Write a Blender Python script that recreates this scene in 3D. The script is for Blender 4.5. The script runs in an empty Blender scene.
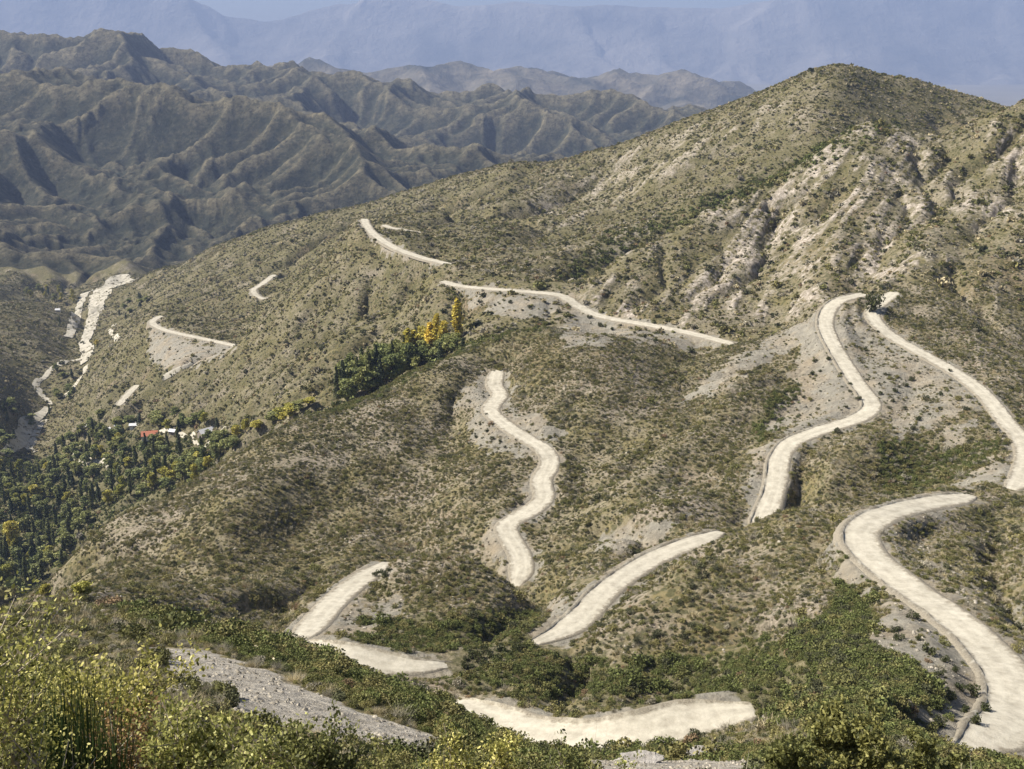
SUN_AZ, SUN_EL, SUN_E, SKY_S, EXPO, HAZE = -81, 44, 5.0, 0.052, 0.97, 4.6e-5
import math, random
import numpy as np
random.seed(7)
RNG = np.random.default_rng(11)
W, H = 1024, 769
F = 1100.0
PITCH = math.radians(17.4)
CP, SP = math.cos(PITCH), math.sin(PITCH)
CX, CY = W / 2, H / 2

# ---- a ray of the camera as (u = x/y, e = z/y); the camera stands at the origin
def ue(px, py):
    a = (px - CX) / F; b = (CY - py) / F
    dy = CP + b * SP; dz = -SP + b * CP
    return a / dy, dz / dy

# ------------------------------------------------------------------ roads: (px, py, distance)
ROADS = {
 'near': [(456,697,211),(465,703,205),(500,722,195),(540,735,188),(590,738,184),(640,730,184),(690,718,188),(748,711,190),(762,709,190)],
 'bend': [(298,640,250),(325,648,240),(350,655,238),(385,663,236),(420,667,236),(455,662,241),],
 'left': [(292,646,246),(298,640,252),(315,622,268),(335,600,290),(355,583,310),(377,568,330),(390,560,342)],
 'mid': [(525,645,252),(560,632,262),(585,612,275),(605,590,292),(640,565,315),(670,550,328),(700,539,338),(725,530,352)],
 'snake': [(501,367,576),(497,371,570),(494,385,555),(500,395,540),(490,410,515),(510,428,490),(545,450,460),(550,465,447),(540,480,435),(545,497,420),(528,512,408),(505,525,395),(515,545,380),(522,560,370),(520,577,360),(512,590,352)],
 'scree': [(868,293,612),(858,295,605),(835,302,590),(825,318,570),(828,335,550),(845,365,510),(862,390,480),(872,405,462),(860,417,452),(820,430,438),(790,442,425),(778,460,410),(775,485,392),(762,520,368),(752,532,360)],
 'upper_right': [(897,290,615),(886,299,598),(874,308,582),(873,318,570),(890,335,550),(925,355,520),(960,375,490),(985,395,462),(1005,420,435),(1022,440,415),(1026,460,392),(1018,483,365),(1008,490,358)],
 'big': [(975,494,345),(955,498,335),(915,505,320),(880,515,300),(860,530,285),(863,548,272),(880,565,258),(905,585,245),(935,605,228),(965,628,212),(992,655,195),(1010,680,180),(1015,705,168),(1000,730,152),(970,748,142),(955,753,139)],
 'traverse': [(440,280,835),(455,285,820),(480,288,800),(520,291,780),(560,295,765),(573,303,750),(600,316,725),(650,325,695),(690,333,670),(722,341,650),(735,345,640)],
 'upper': [(364,218,1170),(366,224,1145),(375,235,1100),(400,250,1020),(440,262,960),(482,271,900)],
 'top': [(382,224,1210),(392,228,1190),(405,230,1180),(430,235,1150)],
 'west': [(163,315,1350),(152,322,1320),(165,330,1285),(200,338,1235),(232,345,1190),(245,349,1165)],
 'west_high': [(275,274,1500),(262,284,1450),(253,290,1420),(260,298,1395),(268,298,1385)],
 'west_low': [(138,384,1205),(128,394,1170),(118,406,1135)],
}
ROADW = {'near':10.5,'bend':9,'left':7,'mid':7.4,'snake':7.3,'scree':7.3,'upper_right':6.8,'big':8.8,'traverse':8,'upper':8,'top':6.5,'west':8,'west_high':7.5,'west_low':7}
# ------------------------------------------------------------------ the lie of the land
CURVES = [
 # foreground crest and hidden ground behind
 [(330,664,140),(370,685,130),(430,700,120),(480,727,105),(520,751,95),(570,758,95),(640,762,100),(700,761,105),(745,762,115)],
 [(370,690,175),(430,704,175),(480,735,150),(520,757,135),(570,763,135),(640,766,140),(700,764,140)],
 [(860,738,118),(930,744,122),(965,756,122),(1000,763,118),(1024,768,116)],
 # hill K
 [(350,637,257),(400,641,255),(450,641,255),(500,637,258)],
 [(380,605,288),(420,600,288),(480,600,290),(540,612,276)],
 [(400,562,318),(430,560,322),(480,565,318),(520,579,312),(550,592,303)],
 [(400,576,362),(430,576,362),(480,582,348),(520,592,337)],
 # B nose and gully
 [(400,402,548),(340,438,508),(300,468,470),(265,498,432),(230,538,392),(190,580,357)],
 [(440,440,502),(380,482,466),(330,512,440),(290,542,407),(240,570,374)],
 # crest B, hidden behind, gully floor
 [(470,347,620),(430,367,592),(400,385,572),(350,401,562),(300,416,555),(270,435,537),(230,460,514),(200,480,498),(150,500,484),(110,515,474),(80,545,450),(70,570,418),(75,588,365)],
 [(430,382,650),(350,418,620),(270,452,620),(200,500,590),(110,540,575),(70,580,550)],
 [(460,345,705),(400,385,690),(340,405,680),(290,418,700),(250,445,740),(210,468,790),(150,490,860),(120,508,860),(80,545,800),(40,585,740),(0,592,730)],
 # crest E / D
 [(480,354,600),(505,337,602),(550,329,612),(600,328,620),(650,336,610),(700,352,592),(725,350,586),(750,342,584),(790,322,588),(840,298,605),(880,284,618),(920,266,650),(960,252,690)],
 [(505,350,650),(550,342,655),(600,340,660),(650,345,650),(700,362,625),(740,356,625),(790,336,645),(840,312,660)],
 [(480,332,700),(520,322,715),(560,328,700),(620,336,675),(680,347,648)],
 # crest H and hidden
 [(715,545,322),(760,523,346),(800,515,346),(845,518,330)],
 [(770,530,372),(800,524,380),(840,520,365)],
 # R2 crest, gully behind
 [(1150,60,900),(1024,108,930),(975,122,960),(940,138,985),(905,130,985),(870,119,980),(820,143,960),(780,165,930),(740,188,910),(700,210,880),(660,230,860),(620,255,830),(590,280,795)],
 [(1150,100,1150),(1024,135,1160),(940,165,1120),(870,150,1080),(820,168,1050),(780,188,1020),(740,206,1000),(700,224,970),(660,240,945),(620,256,910),(585,275,860)],
 [(1000,118,1290),(960,122,1280),(900,128,1220),(850,120,1200),(820,135,1150),(760,168,1120),(700,200,1080),(640,232,1030)],
 [(780,120,1230),(740,148,1200),(700,168,1190),(650,190,1190),(600,215,1160),(560,232,1120)],
 # R1 silhouette
 [(1150,120,1300),(1060,118,1320),(1010,110,1350),(985,103,1390),(950,97,1420),(915,87,1400),(895,86,1380),(880,84,1350),(855,76,1310),(838,74,1300),(822,77,1300),(800,86,1300),(740,105,1350),(690,120,1400),(640,140,1450),(590,155,1500),(540,166,1550),(510,163,1600),(455,175,1650),(400,190,1700),(330,210,1800),(265,226,1900),(215,245,2000),(185,262,2050),(150,272,2100),(130,281,2150)],
 [(1150,190,1800),(1010,180,1850),(915,165,1850),(838,150,1800),(740,180,1850),(640,205,1950),(540,225,2050),(455,235,2150),(330,265,2300),(265,270,2400)],
 # rock face
 [(700,310,715),(760,300,715),(830,275,690),(900,262,695)],
 [(680,280,770),(730,245,820),(780,220,860),(850,200,830),(900,190,840),(960,180,850),(1024,165,850)],
 [(800,262,750),(850,232,770),(900,225,770),(960,215,770),(1024,205,770)],
 [(960,250,700),(1024,235,700),(1100,220,700)],
 # left slopes
 [(440,264,975),(380,277,1010),(330,298,1020),(280,322,1050),(245,345,1080),(200,372,1090),(150,400,1110),(105,435,1110)],
 [(370,236,1170),(330,256,1220),(290,280,1280),(265,302,1320),(225,318,1340)],
 [(500,240,1050),(450,230,1170),(420,215,1300)],
 [(600,182,1380),(550,200,1350),(500,200,1400),(450,205,1500),(380,215,1550),(300,245,1600),(230,265,1700),(170,285,1750)],
 [(550,255,950),(520,270,880),(600,255,930)],
 [(450,305,780),(400,325,850),(350,345,860),(300,368,860),(250,400,880),(200,425,950),(150,440,1000)],
 [(470,300,790),(420,300,900),(350,310,960)],
 [(180,360,1170),(160,350,1230),(110,365,1300)],
 # valley
 [(30,560,885),(30,500,1050),(60,470,1130),(20,440,1260),(60,400,1390),(45,382,1450),(70,350,1650),(80,320,1850),(100,295,2150),(120,282,2400)],
 [(100,460,1080),(130,450,1030),(100,500,940)],
 [(0,400,1290),(0,350,1500),(0,312,1730),(40,345,1560),(50,310,1850)],
 [(-300,585,760),(-300,490,1040),(-300,428,1200),(-300,345,1450),(-300,285,1800),(-300,215,2500)],
 [(-300,55,4300),(-300,180,2950)],
 [(-120,592,760),(-120,500,1040),(-120,440,1200),(-120,350,1450),(-120,290,1800)],
 [(0,285,2250),(40,288,2300)],
 # left range foot, crests
 [(-150,190,2700),(0,190,3000),(60,215,2950),(110,246,2850),(170,256,2900),(230,256,2900),(320,240,2950),(420,225,3000),(560,210,3000),(750,200,3000),(1100,200,3000)],
 [(-100,230,2500),(0,235,2650),(60,250,2550),(120,262,2500)],
 [(-150,60,4300),(0,72,4300),(70,75,4300),(150,78,4200),(210,88,4200),(260,102,4100),(330,106,4100),(385,125,4000),(430,135,3900),(480,140,3900),(520,152,3900),(560,168,3900),(640,190,3900),(900,200,3900)],
 [(-150,95,5000),(0,90,5000),(150,100,5000),(330,125,4800),(480,160,4600),(640,165,4600),(900,190,4600)],
 [(-150,38,6000),(-50,42,6000),(0,42,6000),(40,31,6000),(90,39,5900),(180,37,5900),(215,58,5800),(240,69,5800),(300,72,5700),(340,82,5600),(380,98,5500),(410,108,5400),(440,100,5600),(470,103,5650),(500,93,5650),(550,93,5600),(600,100,5600),(645,106,5600),(680,118,5500),(740,140,5400),(900,160,5400),(1150,170,5400)],
 [(-150,100,7600),(0,105,7600),(200,110,7600),(400,125,7600),(600,130,7600),(900,135,7600),(1150,135,7600)],
]
PTS = [
 # foreground
 (0,769,22),(0,700,50),(0,650,105),(0,602,230),(80,592,260),(150,769,30),(150,700,55),(150,655,92),(170,622,165),(170,592,312),
 (300,769,40),(300,722,60),(300,690,80),(290,664,115),(280,640,215),(250,634,200),(200,622,190),(270,600,300),(230,590,332),(100,592,325),
 (420,769,50),(430,745,62),(430,720,82),(520,769,60),(640,769,70),(745,769,85),(800,769,75),(800,740,110),(800,700,160),(800,650,205),(800,600,245),(800,560,285),
 (900,769,80),(900,742,115),(900,700,150),(900,650,192),(895,610,225),(960,700,163),(1024,766,112),(980,765,112),(1150,769,100),
 (520,700,207),(560,690,216),(600,700,208),(660,690,217),(740,690,208),(475,676,225),(540,662,238),(650,662,238),(700,660,238),
 (280,575,366),(200,587,346),(330,560,388),(440,545,392),(480,552,382),
 (700,600,270),(750,600,265),(700,562,306),(750,560,302),(780,640,225),(700,640,245),(650,600,278),(820,560,288),(860,600,243),(850,640,207),(640,640,246),(600,652,243),
 (600,380,540),(650,400,518),(700,390,530),(560,400,518),(640,440,470),(590,440,470),(700,440,458),(620,500,405),(700,480,415),(600,540,368),(650,520,380),(740,490,392),(565,562,350),
 (440,400,540),(460,440,490),(450,490,430),(420,530,412),(370,545,402),(480,510,408),(400,450,492),
 (870,350,532),(910,400,468),(950,430,430),(900,440,428),(860,460,412),(950,470,392),(900,490,368),(830,480,395),(735,420,480),(780,380,522),(760,400,500),
 (1000,560,275),(960,550,278),(1024,600,238),(1024,520,312),(980,510,332),(920,540,294),(1150,600,230),(1150,500,340),(1150,400,460),(1150,300,600),(1024,350,560),(1024,300,620),(950,320,580),(940,290,620),
 (-120,600,230),(-120,650,105),(-120,700,50),(-120,769,22),(30,620,160),(90,620,165),
]
for u_ in (-0.75,-0.4,0,0.4,0.75):
    pass

def _collect():
    pts = []
    def seg(a, b, gap):
        n = max(1, int(math.hypot(b[0]-a[0], b[1]-a[1]) / gap))
        for k in range(n):
            t = k / n
            pts.append((a[0]+(b[0]-a[0])*t, a[1]+(b[1]-a[1])*t, math.exp(math.log(a[2])*(1-t)+math.log(b[2])*t)))
    for c in CURVES:
        for a, b in zip(c[:-1], c[1:]): seg(a, b, 42)
        pts.append(c[-1])
    for c in ROADS.values():
        for a, b in zip(c[:-1], c[1:]): seg(a, b, 30)
        pts.append(c[-1])
    pts += PTS
    q = []
    for px, py, Y in pts:
        u, e = ue(px, py); q.append((u, math.log(Y), e))
    for u in (-0.75,-0.5,-0.25,0,0.25,0.5,0.75):
        q.append((u, math.log(2.2), -1.45)); q.append((u, math.log(5), -1.05)); q.append((u, math.log(12), -0.87)); q.append((u, math.log(25), -0.81-0.02*u))
    return np.array(q)

LS = 0.33
def tps_fit(q, lam=2e-5):
    X = q[:, :2] * np.array([1, LS]); n = len(X)
    d2 = ((X[:, None] - X[None]) ** 2).sum(-1)
    K = 0.5 * d2 * np.log(d2 + 1e-12)
    K[np.diag_indices(n)] = lam
    P = np.hstack([np.ones((n, 1)), X])
    A = np.zeros((n+3, n+3)); A[:n, :n] = K; A[:n, n:] = P; A[n:, :n] = P.T
    b = np.zeros(n+3); b[:n] = q[:, 2]
    return X, np.linalg.solve(A, b)
def tps_eval(fit, u, L):
    X, w = fit; n = len(X)
    s = np.stack([u.ravel(), L.ravel() * LS], 1); out = np.empty(len(s))
    for i in range(0, len(s), 8000):
        d2 = ((s[i:i+8000, None] - X[None]) ** 2).sum(-1)
        out[i:i+8000] = (0.5 * d2 * np.log(d2 + 1e-12)) @ w[:n] + w[n] + s[i:i+8000] @ w[n+1:]
    return out.reshape(u.shape)

def interp2(grid, fi, fj):            # Catmull-Rom / bilinear on fractional indices (row, col)
    h, w = grid.shape
    fi = np.clip(fi, 0, h-1.001); fj = np.clip(fj, 0, w-1.001)
    i = fi.astype(int); j = fj.astype(int); a = fi-i; b = fj-j
    return (grid[i, j]*(1-a)*(1-b)+grid[i+1, j]*a*(1-b)+grid[i, j+1]*(1-a)*b+grid[i+1, j+1]*a*b)
def cubic_resample(g, fi, axis):      # 1-D cubic resampling along an axis
    g = np.moveaxis(g, axis, 0); n = g.shape[0]
    i = np.clip(np.floor(fi).astype(int), 0, n-2); t = (fi-i)[:, None]
    p0 = g[np.clip(i-1, 0, n-1)]; p1 = g[i]; p2 = g[i+1]; p3 = g[np.clip(i+2, 0, n-1)]
    r = 0.5*((2*p1)+(-p0+p2)*t+(2*p0-5*p1+4*p2-p3)*t**2+(-p0+3*p1-3*p2+p3)*t**3)
    return np.moveaxis(r, 0, axis)

# ---- gradient noise
_perm = np.random.default_rng(3).permutation(4096)
_gr = np.random.default_rng(4).uniform(0, 2*math.pi, 4096)
def noise(x, y, seed=0):
    xi = np.floor(x).astype(np.int64); yi = np.floor(y).astype(np.int64)
    xf = x-xi; yf = y-yi
    def g(ix, iy, dx, dy):
        h = _gr[_perm[(_perm[(ix+seed*57) & 4095]+iy) & 4095]]
        return np.cos(h)*dx+np.sin(h)*dy
    sx = xf*xf*xf*(xf*(xf*6-15)+10); sy = yf*yf*yf*(yf*(yf*6-15)+10)
    a = g(xi, yi, xf, yf); b = g(xi+1, yi, xf-1, yf); c = g(xi, yi+1, xf, yf-1); d = g(xi+1, yi+1, xf-1, yf-1)
    return ((a*(1-sx)+b*sx)*(1-sy)+(c*(1-sx)+d*sx)*sy)*1.5
def fbm(x, y, o=4, seed=0, gain=0.5):
    s = 0; a = 1; t = 0
    for k in range(o):
        s = s+a*noise(x*2**k, y*2**k, seed+k*7); t += a; a *= gain
    return s/t
def ridged(x, y, o=4, seed=0, gain=0.5):
    s = 0; a = 1; t = 0
    for k in range(o):
        s = s+a*(1-2*np.abs(noise(x*2**k, y*2**k, seed+k*7))); t += a; a *= gain
    return s/t
def sstep(a, b, x):
    t = np.clip((x-a)/(b-a), 0, 1); return t*t*(3-2*t)

# ---- running water: incises gullies into a regular height grid
def erode(z, cell, iters=60, k=0.02, m=0.5, thr=3.0, creep=0.04, smax=None):
    h, w = z.shape; N = h*w
    idx = np.arange(N).reshape(h, w)
    offs = [(-1,-1),(-1,0),(-1,1),(0,-1),(0,1),(1,-1),(1,0),(1,1)]
    for it in range(iters):
        best = np.zeros_like(z); rec = idx.copy(); bdrop = np.zeros_like(z)
        zp = np.pad(z, 1, mode='edge'); ip = np.pad(idx, 1, mode='edge')
        for dy, dx in offs:
            zn = zp[1+dy:1+dy+h, 1+dx:1+dx+w]; dd = cell*math.hypot(dy, dx)
            s = (z-zn)/dd; mk = s > best
            best[mk] = s[mk]; rec[mk] = ip[1+dy:1+dy+h, 1+dx:1+dx+w][mk]; bdrop[mk] = (z-zn)[mk]
        R = rec.ravel(); D = np.ones(N)
        Rk = R.copy(); self_ = Rk == np.arange(N)
        alive = ~self_
        for _ in range(10):
            D = D+np.bincount(Rk[alive], weights=D[alive], minlength=N)
            nR = Rk[Rk]; alive = alive & (R[Rk] != Rk)
            Rk = nR
            if not alive.any(): break
        A = D.reshape(h, w)*cell*cell
        cut = k*np.maximum(A**m-(cell*cell*thr)**m, 0)*best
        z = z-np.minimum(cut, bdrop*0.6)
        # hillslope creep
        lap = (zp[:-2, 1:-1]+zp[2:, 1:-1]+zp[1:-1, :-2]+zp[1:-1, 2:]-4*zp[1:-1, 1:-1])
        z = z+creep*lap
        if smax is not None and it % 2 == 1:      # no slope steeper than loose ground can stand
            zp = np.pad(z, 1, mode='edge'); lim = np.full_like(z, 1e9)
            for dy, dx in offs:
                lim = np.minimum(lim, zp[1+dy:1+dy+h, 1+dx:1+dx+w]+smax*cell*math.hypot(dy, dx))
            z = np.minimum(z, lim)
    return z

def resample_path(P, step):
    P = np.array(P, float); out = []
    n = len(P)
    for i in range(n-1):
        p0 = P[max(i-1, 0)]; p1 = P[i]; p2 = P[i+1]; p3 = P[min(i+2, n-1)]
        m = max(2, int(np.linalg.norm(p2-p1)/step))
        for t in np.linspace(0, 1, m, endpoint=False):
            out.append(0.5*((2*p1)+(-p0+p2)*t+(2*p0-5*p1+4*p2-p3)*t*t+(-p0+3*p1-3*p2+p3)*t**3))
    out.append(P[-1]); return np.array(out)
def world(px, py, Y):
    u, e = ue(px, py); return (u*Y, Y, e*Y)

ROAD3 = {}
for k_, c_ in ROADS.items():
    p_ = resample_path([world(*q) for q in c_], 3.0)
    for _ in range(3):
        p_[1:-1] = 0.25*p_[:-2]+0.5*p_[1:-1]+0.25*p_[2:]
    ROAD3[k_] = p_


def project(X, Y, Z):
    d = Y*CP-Z*SP
    return CX+F*X/d, CY-F*(Y*SP+Z*CP)/d
def poly_sd(px, py, poly):                # >0 inside, distance to the outline
    P = np.array(poly, float); x0, y0 = P.min(0)-12; x1, y1 = P.max(0)+12
    out = np.full(px.shape, -99.0)
    mk = (px > x0) & (px < x1) & (py > y0) & (py < y1)
    x = px[mk]; y = py[mk]; ins = np.zeros(x.shape, bool); dd = np.full(x.shape, 1e9)
    for i in range(len(P)):
        a = P[i]; b = P[(i+1) % len(P)]
        c = ((a[1] > y) != (b[1] > y)) & (x < (b[0]-a[0])*(y-a[1])/(b[1]-a[1]+1e-9)+a[0]); ins ^= c
        d = b-a; t = np.clip(((x-a[0])*d[0]+(y-a[1])*d[1])/(d@d+1e-9), 0, 1)
        dd = np.minimum(dd, np.hypot(x-a[0]-t*d[0], y-a[1]-t*d[1]))
    out[mk] = np.where(ins, dd, -dd); return out
FEATURES = [
 (3, 20, [(370,420,528),(340,440,505),(300,470,468),(265,500,432),(235,535,392),(205,570,362)]),
 (-5, 14, [(340,500,440),(310,522,425),(280,545,405),(250,565,378)]),
 (-24, 42, [(840,150,1090),(740,205,1005),(700,225,970),(640,242,940),(590,275,862)]),
 (10, 45, [(885,84,1360),(900,86,1370),(940,95,1410),(980,103,1400)]),
 (6, 13, [(385,566,322),(430,562,320),(480,566,316),(515,578,310)]),
 (8, 20, [(750,400,515),(700,440,458),(640,500,400),(575,560,352)]),
 (-6, 18, [(700,475,415),(650,515,383),(600,555,352)]),
 (7, 16, [(740,475,403),(680,515,378),(620,555,345)]),
 (6, 20, [(620,350,580),(590,400,520),(575,440,465)]),
 (3, 24, [(440,375,590),(410,420,520),(370,465,465),(350,500,425)]),
 (-5, 20, [(480,400,540),(450,450,480),(420,500,425),(395,540,392)]),
 (10, 26, [(470,288,830),(400,320,870),(340,360,855),(300,375,850)]),
 (-9, 26, [(440,275,950),(370,305,960),(310,345,930),(260,385,920)]),
 (12, 30, [(340,290,1060),(270,325,1070),(210,360,1110),(150,395,1150)]),
 (-10, 30, [(330,275,1180),(270,310,1200),(225,330,1160)]),
 (12, 34, [(560,180,1420),(480,215,1300),(430,222,1280)]),
 (-10, 30, [(640,190,1250),(560,225,1130),(510,250,1030)]),
 (8, 20, [(700,565,303),(690,600,272),(680,640,246)]),
 (3.5, 7, [(374,586,316),(384,580,318),(396,574,320),(412,570,322)]),
 (6, 16, [(900,430,440),(830,470,405),(800,505,360)]),
 (-6, 16, [(960,440,420),(900,475,385),(850,505,345)]),
]
PATCH = {
 'scree': [
  (1,400,650,[(850,300),(830,302),(790,325),(720,368),(682,402),(720,388),(765,362),(800,345),(790,375),(800,390),(780,400),(765,430),(800,432),(860,417),(872,402),(845,370),(830,345),(825,320)]),
  (.75,380,640,[(855,305),(870,330),(925,360),(965,385),(985,405),(950,420),(900,440),(875,410),(850,370),(835,340),(835,315)]),
  (.95,130,300,[(870,625),(900,600),(940,615),(985,665),(1005,705),(990,730),(960,740),(940,700),(915,660),(885,650)]),
  (.5,180,330,[(890,530),(900,560),(960,600),(1024,650),(1024,600),(960,565),(910,525)]),
  (.9,560,760,[(575,305),(600,320),(720,345),(680,350),(620,337),(600,350),(565,350),(560,330)]),
  (.8,640,860,[(460,290),(560,298),(565,312),(540,322),(500,315),(470,305)]),
  (.95,400,620,[(480,375),(490,395),(482,420),(510,440),(535,457),(500,452),(468,440),(475,410),(455,405)]),
  (.9,400,560,[(500,400),(520,408),(565,432),(545,440),(515,425)]),
  (.9,1000,1350,[(150,328),(165,335),(235,348),(210,362),(165,370),(150,360)]),
  (.9,330,460,[(750,450),(770,440),(772,480),(760,512),(746,500)]),
  (.9,230,330,[(545,600),(562,593),(575,612),(548,630)]),
  (.8,330,480,[(945,425),(975,420),(965,445),(945,445)]),
  (.9,300,430,[(950,485),(1000,455),(1012,475),(965,492)]),
  (.85,240,360,[(375,565),(350,572),(308,610),(296,640),(330,643),(345,610),(378,583),(392,570)]),
  (.75,300,420,[(590,540),(640,522),(690,515),(655,542),(600,560)]),
  (.9,350,430,[(475,540),(500,518),(512,548),(495,562)]),
  (1,35,150,[(150,648),(200,651),(265,668),(330,700),(440,740),(440,760),(400,756),(330,738),(250,715),(215,690),(160,668)]),
  (.8,45,130,[(590,746),(680,742),(750,756),(750,800),(560,800)]),
  (.7,230,330,[(330,600),(370,600),(400,590),(400,625),(345,640)]),
 ],
 'rock': [
  (1,600,1010,[(585,310),(700,338),(745,335),(860,288),(930,262),(1100,232),(1100,90),(1024,112),(940,142),(870,124),(820,148),(700,215),(620,260),(580,297)]),
  (.75,1000,1700,[(520,200),(590,160),(650,142),(740,110),(830,85),(800,120),(720,150),(640,190),(560,235)]),
  (.55,480,700,[(880,330),(1100,240),(1100,420),(1024,400),(960,360)]),
  (.6,900,1250,[(480,270),(600,235),(660,215),(640,260),(560,290)]),
 ],
 'green': [
  (1,100,330,[(560,655),(650,660),(760,648),(830,610),(838,535),(872,590),(890,640),(940,690),(965,730),(1000,765),(740,712),(690,700),(600,700)]),
  (.9,230,330,[(340,640),(360,620),(540,612),(530,650),(400,655)]),
  (.9,40,240,[(100,600),(330,655),(520,735),(740,745),(1024,760),(1024,800),(300,800),(430,735),(330,690),(200,645)]),
  (.9,850,1300,[(540,292),(600,240),(700,200),(850,130),(900,120),(860,150),(680,225),(590,285)]),
  (.9,380,560,[(770,395),(800,380),(805,410),(785,425),(760,445),(745,430)]),
  (.9,700,1500,[(-100,440),(60,460),(130,430),(230,445),(215,478),(70,560),(40,600),(-100,600)]),
  (.7,420,800,[(300,415),(340,405),(470,340),(560,320),(600,300),(540,330),(460,352),(350,410)]),
  (.8,180,290,[(450,640),(560,650),(700,680),(600,705),(470,690),(430,675)]),
  (.7,300,440,[(880,440),(1020,440),(960,480),(880,500)]),
 ],
}
# ------------------------------------------------------------------ the fan-shaped grid
NU, NL = 1000, 1500
U = np.linspace(-0.68, 0.68, NU)
L = np.concatenate([np.linspace(math.log(2.2), math.log(45), 120, endpoint=False), np.linspace(math.log(45), math.log(7600), NL-120)])
def build_terrain():
    fit = tps_fit(_collect())
    cu = np.linspace(U[0], U[-1], 240); cl = np.linspace(L[0], L[-1], 420)
    G = tps_eval(fit, *np.meshgrid(cu, cl))
    G = cubic_resample(G, (L-cl[0])/(cl[1]-cl[0]), 0)
    G = cubic_resample(G, (U-cu[0])/(cu[1]-cu[0]), 1)
    Y = np.exp(L)[:, None]*np.ones((1, NU)); X = U[None, :]*Y
    Z = G*Y
    Zb = Z.copy()
    # erosion on a regular grid, 12 m cells, for the mountain land
    c = 14.0
    gx = np.arange(-3900, 3900, c); gy = np.arange(850, 7550, c)
    GX, GY = np.meshgrid(gx, gy)
    li = lambda yy: np.interp(np.log(yy), L, np.arange(NL))
    uj = lambda uu: (uu-U[0])/(U[1]-U[0])
    Z0 = interp2(Z, li(GY), uj(GX/GY))
    far = sstep(1900, 3000, GY)
    FAR_IT = 34
    seed = fbm(GX/420, GY/420, 5, 1)*(14+60*far)+ridged(GX/700+3, GY/700, 3, 9)*22*far
    rx = GX*0.93+GY*0.36+fbm(GX/900, GY/900, 2, 60)*260; ry = -GX*0.36+GY*0.93
    seed = seed+far*((ridged(rx/520, ry/1300, 2, 33)-0.45)*150+(ridged(rx/230, ry/430, 3, 35)-0.45)*85+(ridged(rx/85, ry/170, 2, 37)-0.45)*30-10)
    nr = int((2700-850)/c)
    det = np.zeros_like(Z0)
    det[:nr] = np.clip(erode((Z0+seed)[:nr], c, 45, 0.035, 0.5, 6, 0.012)-Z0[:nr], -90, 60)
    f0 = int((1700-850)/c)
    zf = (Z0+seed)[f0:]; sm = 0.74+0.14*fbm(GX/500, GY/500, 2, 44)[f0:]
    ze = zf
    for _ in range(FAR_IT):
        ze = erode(ze, c, 2, 0.045, 0.5, 2, 0.0, sm)+3.2
    dd = ze-Z0[f0:]
    def blur(a, n):
        for ax in (0, 1):
            for _ in range(2):
                p = np.pad(a, [(n, n) if k == ax else (0, 0) for k in (0, 1)], mode='edge').cumsum(ax)
                hi = np.take(p, range(2*n, p.shape[ax]), ax); lo = np.take(p, range(0, p.shape[ax]-2*n), ax); a = (hi-lo)/(2*n)
        return a
    mu = blur(dd, 44); sd_ = np.sqrt(np.maximum(blur((dd-mu)**2, 44), 0))
    dd = dd-mu-1.2*sd_
    wf = sstep(2100, 2700, GY[f0:])
    det[f0:] = det[f0:]*(1-wf)+dd*wf
    nearm = 1-sstep(1500, 2300, GY)
    det = det*(1-nearm*0.5)
    D = interp2(det, np.clip((Y-gy[0])/c, 0, len(gy)-1.01), np.clip((X-gx[0])/c, 0, len(gx)-1.01))
    m = sstep(900, 1250, Y)*(1-sstep(6900, 7500, Y))
    # near detail: 4 m cells
    c2 = 3.5
    hx = np.arange(-1000, 1000, c2); hy = np.arange(120, 1500, c2)
    HX, HY = np.meshgrid(hx, hy)
    Z1 = interp2(Z, li(HY), uj(np.clip(HX/HY, U[0], U[-1])))
    ra = HX*0.93-HY*0.36+fbm(HX/120, HY/120, 2, 23)*40; rb = HX*0.36+HY*0.93
    s2 = fbm(HX/70, HY/70, 5, 21)*5+(ridged(ra/75, rb/260, 3, 24)-0.45)*8*sstep(190, 330, HY)
    Ze2 = erode(Z1+s2, c2, 40, 0.045, 0.5, 22)
    D2 = interp2(np.clip(Ze2-Z1, -9, 7), np.clip((Y-hy[0])/c2, 0, len(hy)-1.01), np.clip((X-hx[0])/c2, 0, len(hx)-1.01))
    m2 = sstep(125, 200, Y)*(1-m)*(1-sstep(1200, 1450, Y))
    # distance to the nearest road
    rd = np.full(Z.shape, 1e9); re = np.zeros(Z.shape); rz = np.zeros(Z.shape); rw = np.full(Z.shape, 8.0)
    for name, P in ROAD3.items():
        w = ROADW[name]
        sl = np.concatenate([[0], np.cumsum(np.linalg.norm(np.diff(P, axis=0), axis=1))])
        for k_, (a, b) in enumerate(zip(P[:-1], P[1:])):
            r = 34
            l0, l1 = np.searchsorted(L, [math.log(max(2.3, min(a[1], b[1])-r)), math.log(max(a[1], b[1])+r)])
            uu = [(a[0]-r)/a[1], (a[0]+r)/a[1], (b[0]-r)/b[1], (b[0]+r)/b[1]]
            j0, j1 = np.searchsorted(U, [min(uu), max(uu)])
            if l0 >= l1 or j0 >= j1: continue
            x = X[l0:l1, j0:j1]-a[0]; y = Y[l0:l1, j0:j1]-a[1]
            d = b-a; t = np.clip((x*d[0]+y*d[1])/(d[0]**2+d[1]**2+1e-9), 0, 1)
            dist = np.hypot(x-t*d[0], y-t*d[1])
            sub = rd[l0:l1, j0:j1]; mk = dist < sub
            sub[mk] = dist[mk]; rz[l0:l1, j0:j1][mk] = (a[2]+t*d[2])[mk]; rw[l0:l1, j0:j1][mk] = w; re[l0:l1, j0:j1][mk] = min(sl[k_], sl[-1]-sl[k_])
    off = sstep(0.5, 3.2, rd/rw)       # 0 on the road, 1 well away
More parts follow.
